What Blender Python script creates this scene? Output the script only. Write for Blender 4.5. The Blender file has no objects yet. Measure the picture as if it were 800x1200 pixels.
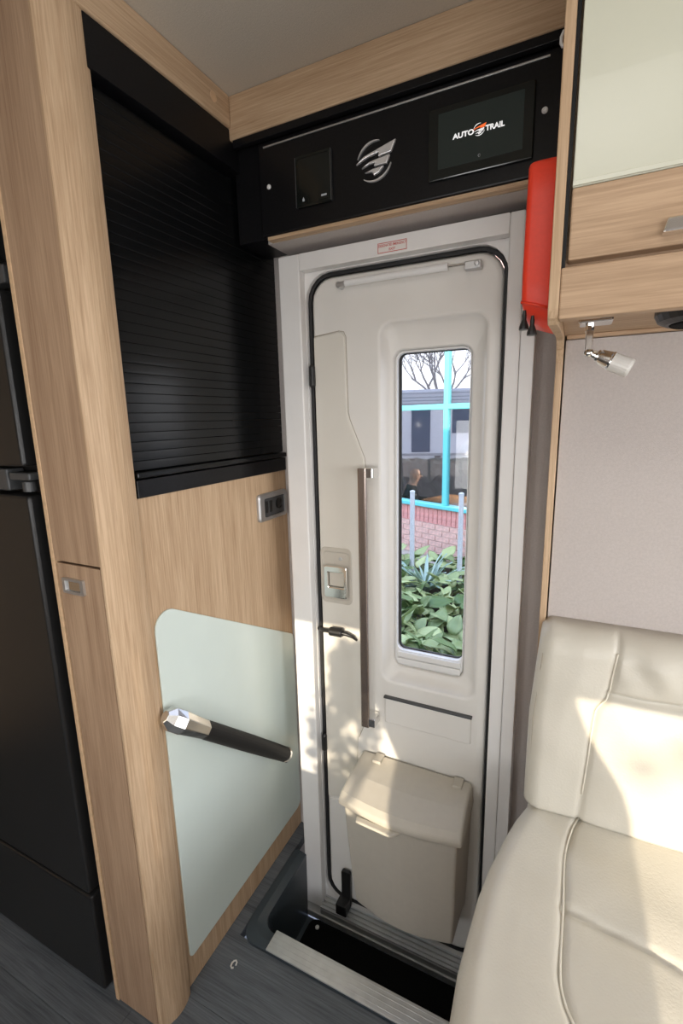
import bpy, bmesh, math, random
from mathutils import Vector, Matrix
random.seed(7)
scene = bpy.context.scene
COL = scene.collection

# ---------------------------------------------------------------- camera
cam_d = bpy.data.cameras.new('camera')
cam = bpy.data.objects.new('camera', cam_d); COL.objects.link(cam)
PITCH, YAW, ROLL = -0.19732, 0.45666, -0.02286
fw = Vector((-math.sin(YAW)*math.cos(PITCH), math.cos(YAW)*math.cos(PITCH), math.sin(PITCH)))
rt = Vector((math.cos(YAW), math.sin(YAW), 0)); up = rt.cross(fw)
r2 = rt*math.cos(ROLL)+up*math.sin(ROLL); u2 = -rt*math.sin(ROLL)+up*math.cos(ROLL)
m = Matrix((r2, u2, -fw)).transposed().to_4x4(); m.translation = Vector((0.66225, -1.03593, 1.31427))
cam.matrix_world = m
cam_d.sensor_fit = 'VERTICAL'; cam_d.sensor_height = 36.0
cam_d.lens = 554.14/1200*36.0
cam_d.clip_start = 0.02; cam_d.clip_end = 200
scene.camera = cam

# ---------------------------------------------------------------- world, sun, daylight
world = bpy.data.worlds.new('sky'); scene.world = world; world.use_nodes = True
wn = world.node_tree; bg = wn.nodes['Background']
tc = wn.nodes.new('ShaderNodeTexCoord'); sp = wn.nodes.new('ShaderNodeSeparateXYZ'); cr = wn.nodes.new('ShaderNodeValToRGB')
wn.links.new(tc.outputs['Generated'], sp.inputs[0]); wn.links.new(sp.outputs['Z'], cr.inputs[0])
cr.color_ramp.elements[0].position = 0.0; cr.color_ramp.elements[0].color = (0.95, 0.95, 0.97, 1)
cr.color_ramp.elements[1].position = 0.9; cr.color_ramp.elements[1].color = (0.50, 0.66, 1.0, 1)
wn.links.new(cr.outputs[0], bg.inputs[0]); bg.inputs[1].default_value = 2.8

def light(name, kind, loc, rot, energy, color=(1, 1, 1), size=None, sy=None):
    d = bpy.data.lights.new(name, kind); d.energy = energy; d.color = color
    if kind == 'AREA':
        d.shape = 'RECTANGLE'; d.size = size; d.size_y = sy
    o = bpy.data.objects.new(name, d); COL.objects.link(o); o.location = loc; o.rotation_euler = rot
    return o
SUN_EL = math.radians(14)
sun = light('sun', 'SUN', (0.5, -6, 4), (math.pi/2-SUN_EL, 0, 0), 4.7, (1.0, 0.86, 0.66))
sun.data.angle = math.radians(0.45)
# area lamps for daylight behind the camera and at the cab, plus ceiling fill
light('daylight_side_window', 'AREA', (1.15, -1.99, 1.05), (math.pi/2, 0, 0), 9.5, (1.0, 0.995, 0.985), 0.9, 0.45)
light('daylight_kitchen_window', 'AREA', (0.12, -1.99, 1.05), (math.pi/2, 0, 0), 4.5, (1.0, 0.995, 0.985), 0.33, 0.45)
light('daylight_windscreen', 'AREA', (2.52, -0.95, 1.25), (math.pi/2, 0, math.pi/2), 18, (1.0, 0.995, 0.985), 1.5, 0.8)
light('daylight_rooflight', 'AREA', (0.55, -1.35, 1.975), (0, 0, 0), 4.0, (1.0, 0.98, 0.95), 0.6, 0.45)  # added fill lamp under the closed ceiling, no rooflight above it

vs = scene.view_settings
vs.view_transform = 'Standard'; vs.look = 'None'; vs.gamma = 1.0; vs.exposure = 0.22; vs.use_curve_mapping = False
scene.cycles.use_denoising = True
scene.cycles.max_bounces = 10; scene.cycles.diffuse_bounces = 5; scene.cycles.transparent_max_bounces = 12

# ---------------------------------------------------------------- materials
def newmat(name):
    mt = bpy.data.materials.new(name); mt.use_nodes = True
    return mt, mt.node_tree, mt.node_tree.nodes['Principled BSDF']
def plain(name, col, rough=0.5, metal=0.0, spec=0.5, coat=0.0, noise=0.0, nscale=60, bump=0.0, bscale=200, emit=None, est=1.0, sheen=0.0):
    mt, nt, b = newmat(name)
    b.inputs['Base Color'].default_value = (*col, 1); b.inputs['Roughness'].default_value = rough
    b.inputs['Metallic'].default_value = metal; b.inputs['Specular IOR Level'].default_value = spec
    b.inputs['Coat Weight'].default_value = coat; b.inputs['Coat Roughness'].default_value = 0.06
    b.inputs['Sheen Weight'].default_value = sheen
    t = nt.nodes.new('ShaderNodeTexCoord')
    if noise > 0:
        n = nt.nodes.new('ShaderNodeTexNoise'); n.inputs['Scale'].default_value = nscale; n.inputs['Detail'].default_value = 4
        nt.links.new(t.outputs['Object'], n.inputs['Vector'])
        r = nt.nodes.new('ShaderNodeValToRGB')
        r.color_ramp.elements[0].position = 0.3; r.color_ramp.elements[1].position = 0.7
        r.color_ramp.elements[0].color = (*[max(0, c*(1-noise)) for c in col], 1)
        r.color_ramp.elements[1].color = (*[min(1, c*(1+noise)) for c in col], 1)
        nt.links.new(n.outputs['Fac'], r.inputs[0]); nt.links.new(r.outputs[0], b.inputs['Base Color'])
    if bump > 0:
        n2 = nt.nodes.new('ShaderNodeTexNoise'); n2.inputs['Scale'].default_value = bscale; n2.inputs['Detail'].default_value = 3
        nt.links.new(t.outputs['Object'], n2.inputs['Vector'])
        bp = nt.nodes.new('ShaderNodeBump'); bp.inputs['Strength'].default_value = bump; bp.inputs['Distance'].default_value = 0.002
        nt.links.new(n2.outputs['Fac'], bp.inputs['Height']); nt.links.new(bp.outputs[0], b.inputs['Normal'])
    if emit:
        b.inputs['Emission Color'].default_value = (*emit, 1); b.inputs['Emission Strength'].default_value = est
    return mt
def oak(name, axis, c0=(0.35, 0.225, 0.128), c1=(0.60, 0.435, 0.285), rough=0.48):
    mt, nt, b = newmat(name)
    t = nt.nodes.new('ShaderNodeTexCoord'); mp = nt.nodes.new('ShaderNodeMapping')
    s = [330, 330, 330]; s['xyz'.index(axis)] = 9
    mp.inputs['Scale'].default_value = s
    nt.links.new(t.outputs['Object'], mp.inputs['Vector'])
    n = nt.nodes.new('ShaderNodeTexNoise'); n.inputs['Scale'].default_value = 1.0; n.inputs['Detail'].default_value = 6; n.inputs['Roughness'].default_value = 0.62; n.inputs['Distortion'].default_value = 0.35
    nt.links.new(mp.outputs[0], n.inputs['Vector'])
    mp2 = nt.nodes.new('ShaderNodeMapping'); s2 = [34, 34, 34]; s2['xyz'.index(axis)] = 1.6; mp2.inputs['Scale'].default_value = s2
    nt.links.new(t.outputs['Object'], mp2.inputs['Vector'])
    n2 = nt.nodes.new('ShaderNodeTexNoise'); n2.inputs['Scale'].default_value = 1.0; n2.inputs['Detail'].default_value = 3; n2.inputs['Distortion'].default_value = 0.8
    nt.links.new(mp2.outputs[0], n2.inputs['Vector'])
    mx = nt.nodes.new('ShaderNodeMath'); mx.operation = 'MULTIPLY_ADD'; mx.inputs[1].default_value = 0.40
    nt.links.new(n2.outputs['Fac'], mx.inputs[0])
    ml = nt.nodes.new('ShaderNodeMath'); ml.operation = 'MULTIPLY'; ml.inputs[1].default_value = 0.60
    nt.links.new(n.outputs['Fac'], ml.inputs[0]); nt.links.new(ml.outputs[0], mx.inputs[2])
    r = nt.nodes.new('ShaderNodeValToRGB')
    r.color_ramp.elements[0].position = 0.30; r.color_ramp.elements[0].color = (*c0, 1)
    r.color_ramp.elements[1].position = 0.62; r.color_ramp.elements[1].color = (*c1, 1)
    nt.links.new(mx.outputs[0], r.inputs[0]); nt.links.new(r.outputs[0], b.inputs['Base Color'])
    b.inputs['Roughness'].default_value = rough; b.inputs['Specular IOR Level'].default_value = 0.22
    bp = nt.nodes.new('ShaderNodeBump'); bp.inputs['Strength'].default_value = 0.2; bp.inputs['Distance'].default_value = 0.001
    nt.links.new(n.outputs['Fac'], bp.inputs['Height']); nt.links.new(bp.outputs[0], b.inputs['Normal'])
    return mt
def glass(name, refl=0.08, tint=(1, 1, 1), rough=0.0):
    mt = bpy.data.materials.new(name); mt.use_nodes = True; nt = mt.node_tree; nt.nodes.clear()
    o = nt.nodes.new('ShaderNodeOutputMaterial'); mx = nt.nodes.new('ShaderNodeMixShader')
    a = nt.nodes.new('ShaderNodeBsdfTransparent'); a.inputs[0].default_value = (*tint, 1)
    g = nt.nodes.new('ShaderNodeBsdfGlossy'); g.inputs['Roughness'].default_value = rough
    mx.inputs[0].default_value = refl
    nt.links.new(a.outputs[0], mx.inputs[1]); nt.links.new(g.outputs[0], mx.inputs[2]); nt.links.new(mx.outputs[0], o.inputs[0])
    return mt
def leafmat(name, c0, c1):
    mt, nt, b = newmat(name)
    oi = nt.nodes.new('ShaderNodeObjectInfo'); r = nt.nodes.new('ShaderNodeValToRGB')
    r.color_ramp.elements[0].color = (*c0, 1); r.color_ramp.elements[1].color = (*c1, 1)
    nt.links.new(oi.outputs['Random'], r.inputs[0]); nt.links.new(r.outputs[0], b.inputs['Base Color'])
    b.inputs['Roughness'].default_value = 0.42
    return mt
M = {}
M['oak_v'] = oak('oak_vertical', 'z'); M['oak_h'] = oak('oak_across', 'x'); M['oak_d'] = oak('oak_lengthways', 'y')
M['oak_shaded'] = oak('oak_front_panel', 'z', (0.28, 0.172, 0.105), (0.46, 0.315, 0.205))  # darker oak copy: shade of the camera-facing front put into the colour
M['oak_locker'] = oak('oak_locker', 'x', (0.31, 0.20, 0.12), (0.53, 0.37, 0.24))
M['oak_edge'] = plain('oak_edging', (0.62, 0.42, 0.25), 0.5, noise=0.1, nscale=90)
M['ceil'] = plain('ceiling_lining', (0.53, 0.475, 0.395), 0.9, noise=0.05, nscale=300, bump=0.3, bscale=500)
M['mauve'] = plain('wall_lining_mauve', (0.49, 0.445, 0.42), 0.8, noise=0.05, nscale=260, bump=0.25, bscale=700)
M['white'] = plain('white_powder_coat', (0.79, 0.78, 0.765), 0.38, noise=0.015, nscale=20)
M['door'] = plain('moulded_door_plastic', (0.75, 0.73, 0.69), 0.42, noise=0.02, nscale=12, bump=0.05, bscale=900)
M['pocket'] = plain('moulded_pocket_plastic', (0.68, 0.65, 0.585), 0.5, noise=0.02, nscale=12, bump=0.06, bscale=900)
M['greyplastic'] = plain('grey_beige_plastic', (0.52, 0.485, 0.42), 0.5, bump=0.08, bscale=1200, noise=0.02)
M['winframe'] = plain('window_frame_plastic', (0.78, 0.78, 0.77), 0.35)
M['rubber'] = plain('black_rubber_seal', (0.012, 0.012, 0.013), 0.55)
M['black'] = plain('black_plastic', (0.012, 0.012, 0.012), 0.4)
M['panel'] = plain('black_fascia', (0.006, 0.006, 0.007), 0.33, spec=0.25, noise=0.3, nscale=200)
M['screen'] = plain('screen_glass', (0.008, 0.010, 0.009), 0.12, spec=0.35)
M['screenlit'] = plain('screen_display', (0.010, 0.013, 0.012), 0.15, spec=0.3, emit=(0.012, 0.016, 0.014), est=0.5)
M['shutter'] = plain('black_shutter_slat', (0.004, 0.0045, 0.005), 0.24, spec=0.30, bump=0.03, bscale=1500)
M['fridge'] = plain('fridge_door_black', (0.014, 0.014, 0.014), 0.30, spec=0.5, bump=0.18, bscale=900)
M['fridgegrey'] = plain('fridge_grey_fitting', (0.06, 0.062, 0.064), 0.4)
M['chrome'] = plain('chrome', (0.78, 0.77, 0.75), 0.12, 1.0)
M['satin'] = plain('satin_silver', (0.55, 0.55, 0.55), 0.35, 0.8)
M['bronze'] = plain('polished_bar', (0.34, 0.28, 0.245), 0.25, 0.85)  # brown reflection of the aluminium bar put into its base colour
M['emblem'] = plain('brushed_emblem', (0.74, 0.74, 0.75), 0.3, 0.55)
M['chromed'] = plain('brushed_chrome', (0.60, 0.59, 0.57), 0.24, 1.0)
M['grip'] = plain('black_grip', (0.010, 0.010, 0.010), 0.6, spec=0.25)
M['alu'] = plain('ribbed_aluminium', (0.62, 0.63, 0.63), 0.38, 0.75, noise=0.08, nscale=30)
M['mint'] = plain('pale_green_gloss', (0.66, 0.745, 0.70), 0.28, spec=0.4, noise=0.015, nscale=10)
M['creamgloss'] = plain('cream_gloss_locker', (0.60, 0.60, 0.49), 0.25, spec=0.4, noise=0.02, nscale=4)
M['red'] = plain('red_vinyl', (0.88, 0.055, 0.022), 0.42, noise=0.03, nscale=200, bump=0.08, bscale=700)
M['leather'] = plain('cream_leather', (0.575, 0.545, 0.47), 0.40, spec=0.4, noise=0.025, nscale=14, bump=0.25, bscale=260)
M['piping'] = plain('leather_piping', (0.70, 0.66, 0.56), 0.45, noise=0.03)
M['stitch'] = plain('leather_stitching', (0.40, 0.36, 0.29), 0.6, noise=0.05)
M['floor'] = oak('dark_vinyl_plank', 'x', (0.050, 0.057, 0.065), (0.150, 0.163, 0.175), 0.45)
M['well'] = plain('step_liner_plastic', (0.040, 0.052, 0.062), 0.30)
M['mat'] = plain('black_carpet_mat', (0.006, 0.006, 0.006), 0.95, spec=0.1, noise=0.4, nscale=400, bump=0.6, bscale=800)
M['sticker'] = plain('sticker_white', (0.78, 0.74, 0.70), 0.5)
M['redink'] = plain('sticker_red', (0.55, 0.06, 0.05), 0.5)
M['letter'] = plain('screen_letters', (0.8, 0.8, 0.8), 0.4, emit=(1, 1, 1), est=0.5)
M['letter_o'] = plain('screen_orange', (0.8, 0.12, 0.02), 0.4, emit=(1, 0.16, 0.03), est=0.6)
M['icon'] = plain('dim_icons', (0.2, 0.2, 0.2), 0.5, emit=(0.8, 0.85, 0.9), est=0.12)
M['frost'] = plain('frosted_lamp_shade', (0.66, 0.64, 0.60), 0.3)
M['glass'] = glass('door_window_glass', 0.015)
M['cafeglass'] = glass('cafe_window_glass', 0.40, (0.95, 0.97, 1.0))
M['teal'] = plain('turquoise_paint', (0.16, 0.70, 0.74), 0.45)
M['brick'] = plain('pink_brick', (0.78, 0.52, 0.46), 0.85, noise=0.18, nscale=22, bump=0.4, bscale=90)
M['brickred'] = plain('red_brick', (0.74, 0.36, 0.34), 0.85, noise=0.18, nscale=22, bump=0.4, bscale=90)
M['mortar'] = plain('mortar', (0.74, 0.68, 0.64), 0.95, noise=0.08)
M['earth'] = plain('bed_soil', (0.05, 0.045, 0.03), 0.95, noise=0.4, nscale=14, bump=0.8, bscale=30)
M['tarmac'] = plain('yard_paving', (0.22, 0.22, 0.22), 0.9, noise=0.2, nscale=25)
M['leaf'] = leafmat('broad_leaf', (0.06, 0.13, 0.03), (0.50, 0.58, 0.28))
M['leaf_s'] = leafmat('silvery_blade', (0.28, 0.42, 0.36), (0.45, 0.58, 0.50))
M['stem'] = plain('plant_stem', (0.20, 0.22, 0.10), 0.7, noise=0.2)
M['postw'] = plain('galvanised_post', (0.62, 0.66, 0.70), 0.45, 0.2, noise=0.08)
M['bark'] = plain('bare_branch', (0.12, 0.10, 0.09), 0.9, noise=0.2, nscale=30)
M['skin'] = plain('skin', (0.80, 0.52, 0.42), 0.6, noise=0.04)
M['jacket'] = plain('navy_jacket', (0.025, 0.032, 0.055), 0.8, noise=0.1)
M['trousers'] = plain('grey_trousers', (0.06, 0.06, 0.07), 0.85, noise=0.1)
M['tabletop'] = plain('cafe_table_wood', (0.40, 0.22, 0.12), 0.5, noise=0.15, nscale=12)
M['cafewall'] = plain('cafe_wall_lilac', (0.50, 0.47, 0.54), 0.9, noise=0.04)
M['cafefloor'] = plain('cafe_floor', (0.12, 0.08, 0.06), 0.6, noise=0.1)
M['vanwhite'] = plain('vehicle_white', (0.66, 0.66, 0.70), 0.4, noise=0.02)
M['vanglass'] = plain('vehicle_window', (0.06, 0.09, 0.14), 0.08)
M['roofgrey'] = plain('vehicle_grey', (0.36, 0.36, 0.40), 0.6, noise=0.05)
M['dark'] = plain('dark_void', (0.01, 0.01, 0.01), 0.9)

# ---------------------------------------------------------------- helpers
def box(bm, x0, x1, y0, y1, z0, z1):
    v = [bm.verts.new(p) for p in ((x0,y0,z0),(x1,y0,z0),(x1,y1,z0),(x0,y1,z0),(x0,y0,z1),(x1,y0,z1),(x1,y1,z1),(x0,y1,z1))]
    for f in ((3,2,1,0),(4,5,6,7),(0,1,5,4),(1,2,6,5),(2,3,7,6),(3,0,4,7)): bm.faces.new([v[i] for i in f])
def prism(bm, pts, axis, a, b):
    def P(p, t): return {'x': (t, p[0], p[1]), 'y': (p[0], t, p[1]), 'z': (p[0], p[1], t)}[axis]
    A = [bm.verts.new(P(p, a)) for p in pts]; B = [bm.verts.new(P(p, b)) for p in pts]; n = len(pts)
    bm.faces.new(A); bm.faces.new(B[::-1])
    for i in range(n): bm.faces.new([A[i], B[i], B[(i+1) % n], A[(i+1) % n]])
def loft(bm, loops, cap0=False, cap1=False):
    R = [[bm.verts.new(p) for p in L] for L in loops]; n = len(R[0])
    for a, b in zip(R[:-1], R[1:]):
        for i in range(n): bm.faces.new([a[i], a[(i+1) % n], b[(i+1) % n], b[i]])
    if cap0: bm.faces.new(R[0])
    if cap1: bm.faces.new(R[-1][::-1])
def tube(bm, pts, r, seg=10, cap=True):
    pts = [Vector(p) for p in pts]; loops = []; ref = None
    for i, p in enumerate(pts):
        t = (pts[min(i+1, len(pts)-1)]-pts[max(i-1, 0)]).normalized()
        if ref is None:
            ref = t.orthogonal().normalized()
        ref = (ref-t*ref.dot(t)).normalized(); s = t.cross(ref)
        rr = r[i] if isinstance(r, (list, tuple)) else r
        loops.append([p+ref*rr*math.cos(2*math.pi*k/seg)+s*rr*math.sin(2*math.pi*k/seg) for k in range(seg)])
    loft(bm, loops, cap, cap)
def lathe(bm, prof, org, d, seg=20):
    d = Vector(d).normalized(); a = d.orthogonal().normalized(); b = d.cross(a); org = Vector(org)
    loft(bm, [[org+d*h+(a*math.cos(2*math.pi*k/seg)+b*math.sin(2*math.pi*k/seg))*r for k in range(seg)] for h, r in prof], True, True)
def rr(u0, u1, v0, v1, r, n=5):
    rs = r if isinstance(r, (list, tuple)) else [r]*4; out = []
    for (cx, cy, a0), q in zip(((u1-rs[0], v1-rs[0], 0), (u0+rs[1], v1-rs[1], 90), (u0+rs[2], v0+rs[2], 180), (u1-rs[3], v0+rs[3], 270)), rs):
        for k in range(n+1):
            t = math.radians(a0+90*k/n); out.append((cx+q*math.cos(t), cy+q*math.sin(t)))
    return out
def xz(pts, y): return [(p[0], y, p[1]) for p in pts]
def yz(pts, x): return [(x, p[0], p[1]) for p in pts]
def xy(pts, z): return [(p[0], p[1], z) for p in pts]
def rootloc(o):
    while o.parent: o = o.parent
    return o.location
def thing(name, label, cat, base, group=None, kind=None):
    o = bpy.data.objects.new(name, None); COL.objects.link(o); o.location = base; o.empty_display_size = 0.05
    if label: o['label'] = label
    if cat: o['category'] = cat
    if group: o['group'] = group
    if kind: o['kind'] = kind
    return o
def obj(name, build, mat, parent=None, bevel=0, seg=2, smooth=False, sub=0, label=None):
    bm = bmesh.new(); build(bm)
    bmesh.ops.recalc_face_normals(bm, faces=bm.faces[:])
    me = bpy.data.meshes.new(name)
    if parent is not None:
        off = rootloc(parent)
    else:
        xs = [v.co for v in bm.verts]
        off = Vector(((min(v.x for v in xs)+max(v.x for v in xs))/2, (min(v.y for v in xs)+max(v.y for v in xs))/2, min(v.z for v in xs)))
    bmesh.ops.translate(bm, verts=bm.verts[:], vec=-Vector(off))
    bm.to_mesh(me); bm.free()
    o = bpy.data.objects.new(name, me); COL.objects.link(o)
    me.materials.append(M[mat] if isinstance(mat, str) else mat)
    if parent is not None: o.parent = parent
    else: o.location = off
    if smooth:
        for p in me.polygons: p.use_smooth = True
    if bevel:
        b = o.modifiers.new('bevel', 'BEVEL'); b.width = bevel; b.segments = seg; b.limit_method = 'ANGLE'; b.angle_limit = math.radians(40); b.harden_normals = False
    if sub:
        s = o.modifiers.new('sub', 'SUBSURF'); s.levels = sub; s.render_levels = sub
    if label: o['label'] = label
    return o
def bobj(name, dims, mat, parent=None, bevel=0.001, **k):
    return obj(name, lambda bm: box(bm, *dims), mat, parent, bevel, **k)
def tag(o, label, cat=None, group=None, kind=None):
    o['label'] = label
    if cat: o['category'] = cat
    if group: o['group'] = group
    if kind: o['kind'] = kind
    return o
def struct(o, label): o['kind'] = 'structure'; o['label'] = label; o['category'] = o.name.split('_')[0]; return o
def text(name, body, size, loc, rot, mat, parent, sx=1.0, depth=0.0004, bold=0.0):
    cu = bpy.data.curves.new(name, 'FONT'); cu.body = body; cu.size = size; cu.extrude = depth; cu.align_x = 'CENTER'; cu.align_y = 'CENTER'; cu.offset = bold
    t = bpy.data.objects.new(name+'_tmp', cu); COL.objects.link(t)
    dg = bpy.context.evaluated_depsgraph_get(); dg.update()
    me = bpy.data.meshes.new_from_object(t.evaluated_get(dg)); bpy.data.objects.remove(t)
    mt = Matrix.Translation(Vector(loc)-Vector(rootloc(parent))) @ rot.to_matrix().to_4x4() @ Matrix.Diagonal((sx, 1, 1, 1))
    me.transform(mt); me.materials.clear(); me.materials.append(M[mat])
    o = bpy.data.objects.new(name, me); COL.objects.link(o); o.parent = parent
    return o
from mathutils import Euler
FACE_Y = Euler((math.pi/2, 0, 0))

# ================================================================ the setting
def b_floor(bm):
    box(bm, -1.5, 2.5, -2.0, -0.272, -0.03, -0.002)
    box(bm, -0.4, -0.036, -0.272, 0.1, -0.03, -0.002)
    box(bm, 0.60, 2.5, -0.272, 0.1, -0.03, -0.002)
fl = struct(obj('floor', b_floor, 'floor'), 'dark blue-grey wood-effect vinyl floor')
k = 0; y1 = -0.279
while y1 > -1.25:
    y0 = y1-0.152; xa = -1.45+0.37*(k % 3)
    first = True
    while xa < 1.4:
        xb = xa+0.92
        bobj('plank', (max(xa, -1.5)+0.0006, xb-0.0006, y0+0.0006, y1-0.0006, -0.002, 0.0), 'floor', fl, 0.0004)
        xa = xb
    y1 = y0; k += 1
def b_ceil(bm):
    box(bm, -1.5, 2.5, -2.0, 0.1, 1.995, 2.03)
struct(obj('ceiling', b_ceil, 'ceil'), 'beige fabric-lined ceiling')
def b_wb(bm):
    box(bm, -1.5, 0.03, 0.1, 0.13, -0.25, 2.03); box(bm, 0.55, 0.66, 0.06, 0.13, -0.25, 2.03)
    box(bm, 0.66, 2.5, 0.1, 0.13, -0.25, 2.03); box(bm, 0.03, 0.55, 0.1, 0.13, 1.667, 2.03); box(bm, 0.03, 0.55, 0.1, 0.13, -0.25, -0.16)
    box(bm, -0.03, 0.55, 0.06, 0.1, 1.692, 1.99)
struct(obj('wall_back', b_wb, 'mauve'), 'mauve-grey lined outside wall around the entrance door')
struct(bobj('wall_right', (0.638, 2.5, -0.085, 0.098, 0.0, 1.437), 'mauve'), 'mauve-grey fabric-lined wall panel behind the cream sofa')
def b_wf(bm):   # wall behind the camera; openings and pier shaped for the sun patches
    Y0, Y1 = -2.03, -2.0
    zb, zt = 0.80, 1.275
    box(bm, -1.5, 2.5, Y0, Y1, -0.25, zb); box(bm, -1.5, 2.5, Y0, Y1, zt, 2.03)
    for a, b in ((-1.5, -0.052), (0.345, 0.69), (1.62, 2.5)): box(bm, a, b, Y0, Y1, zb, zt)
struct(obj('wall_front', b_wf, 'mauve'), 'mauve-grey side wall opposite the entrance door, openings added for the sun patches')
struct(bobj('wall_left', (-1.53, -1.5, -2.03, 0.13, -0.25, 2.03), 'oak_v'), 'oak-faced end wall beyond the fridge')
def b_we(bm):
    box(bm, 2.5, 2.53, -2.03, 0.13, -0.25, 0.85); box(bm, 2.5, 2.53, -2.03, 0.13, 1.65, 2.03)
    box(bm, 2.5, 2.53, -2.03, -1.7, 0.85, 1.65); box(bm, 2.5, 2.53, -0.2, 0.13, 0.85, 1.65)
struct(obj('wall_cab', b_we, 'mauve'), 'cab end wall with the windscreen opening')
struct(bobj('roof', (-3.6, 2.53, -2.03, 0.13, 2.0305, 2.34), 'vanwhite', bevel=0), 'white vehicle roof, added unseen to shade the cafe')  # unseen roof block added to keep the sun off the cafe
struct(bobj('wall_rear', (-3.6, -1.531, -2.03, 0.13, -0.25, 2.03), 'vanwhite', bevel=0), 'white vehicle rear beyond the fridge, added unseen to shade the cafe')  # unseen rear block added to cut the sun beyond the cabin
# unseen sheet added at the side opening, curved to shape the sofa sun patch
def b_sheet(bm):
    pts = [(0.66, 1.33), (0.693, 1.33), (0.693, 1.277), (0.703, 1.235), (0.722, 1.19), (0.752, 1.145), (0.782, 1.10), (0.798, 1.05), (0.806, 0.98), (0.81, 0.78), (0.66, 0.78)]
    prism(bm, pts, 'y', -1.985, -1.975)
tag(obj('curtain', b_sheet, 'piping'), 'unseen cream sheet added at the side opening to shape the sun on the sofa', 'curtain')
tag(obj('curtain', lambda bm: prism(bm, [(0.37, 1.33), (0.20, 1.33), (0.205, 1.20), (0.225, 1.06), (0.25, 1.0), (0.285, 0.92), (0.325, 0.84), (0.34, 0.78), (0.37, 0.78)], 'y', -1.985, -1.975), 'piping'), 'unseen cream sheet added across the small opening to slant the sun on the door', 'curtain')  # added sheet cutting the slanted edge of the door's sun patch

# partition with roller shutter cupboard
wp = thing('wall_partition', 'oak-faced partition between the fridge unit and the entrance door', 'wall', (-0.085, -0.15, 0), kind='structure')
def b_part(bm):
    box(bm, -0.10, -0.07, -0.44, 0.098, 0.0, 1.172)
    box(bm, -0.32, -0.105, 0.07, 0.098, 1.172, 1.98)
obj('panel', b_part, 'oak_v', wp)
post = struct(obj('trim_1', lambda bm: prism(bm, [(-0.0725, -0.43), (-0.0725, -0.5075), (-0.0680, -0.5075), (-0.0650, -0.5050), (-0.0540, -0.474), (-0.0525, -0.464), (-0.0525, -0.452), (-0.0550, -0.439), (-0.0595, -0.426), (-0.0695, -0.417)], 'z', 0.0, 1.989), 'oak_v'), 'rounded light oak corner post between fridge unit and roller shutter')
for p in post.data.polygons: p.use_smooth = False
# cornices
tr2 = struct(bobj('trim_2', (-0.0715, -0.050, -0.470, -0.0855, 1.933, 1.9945), 'oak_d', bevel=0.003), 'oak cornice under the ceiling above the roller shutter')
obj('dowel_cap', lambda bm: lathe(bm, [(0, 0.010), (0.0008, 0.0095)], (-0.0502, -0.138, 1.966), (1, 0, 0), 20), 'oak_edge', tr2)
struct(bobj('trim_3', (-0.0715, 0.623, -0.085, 0.058, 1.911, 1.9945), 'oak_h', bevel=0.003), 'oak cornice under the ceiling above the black control panel')

# roller shutter
rs = thing('roller_shutter', 'black roller shutter door of horizontal slats above the oak partition', 'shutter', (-0.08, -0.16, 1.172))
bobj('header', (-0.095, -0.0555, -0.432, 0.0595, 1.858, 1.9325), 'panel', rs, 0.001)
bobj('bottom_rail', (-0.09, -0.066, -0.416, 0.098, 1.1725, 1.207), 'panel', rs, 0.002)
bobj('pull_lip', (-0.09, -0.062, -0.416, 0.098, 1.210, 1.222), 'shutter', rs, 0.003)
n = 35; h = (1.850-1.224)/n
bm = bmesh.new()
prof = [(-0.092, 0.0), (-0.0756, 0.0), (-0.0751, 0.0006), (-0.0750, h*0.3), (-0.0750, h*0.7), (-0.0751, h-0.0010), (-0.0756, h-0.0004), (-0.092, h-0.0004)]
A = [bm.verts.new((p[0]+0.08, -0.416+0.16, p[1])) for p in prof]; B = [bm.verts.new((p[0]+0.08, 0.098+0.16, p[1])) for p in prof]
bm.faces.new(A); bm.faces.new(B[::-1])
for i in range(len(prof)): bm.faces.new([A[i], B[i], B[(i+1) % len(prof)], A[(i+1) % len(prof)]])
bmesh.ops.recalc_face_normals(bm, faces=bm.faces[:])
me = bpy.data.meshes.new('slat'); bm.to_mesh(me); bm.free(); me.materials.append(M['shutter'])
for i in range(n):
    o = bpy.data.objects.new('slat', me); COL.objects.link(o); o.parent = rs; o.location = (0, 0, 1.224-1.172+i*h)

# pale green panel low on the partition
def b_mint(bm):
    pts = []
    def arc(cy, cz, r, a0, a1, n=6):
        for k in range(n+1):
            t = math.radians(a0+(a1-a0)*k/n); pts.append((cy+r*math.cos(t), cz+r*math.sin(t)))
    arc(-0.375, 0.900, 0.035, 180, 63)
    arc(0.075, 0.662, 0.02, 63, 0); arc(0.070, 0.10, 0.025, 0, -90); arc(-0.395, 0.09, 0.014, -90, -180)
    prism(bm, pts, 'x', -0.0698, -0.0655)
tag(obj('wall_panel', b_mint, 'mint', bevel=0.0015), 'pale green gloss panel with sloping top fixed low on the oak partition', 'panel')

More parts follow.
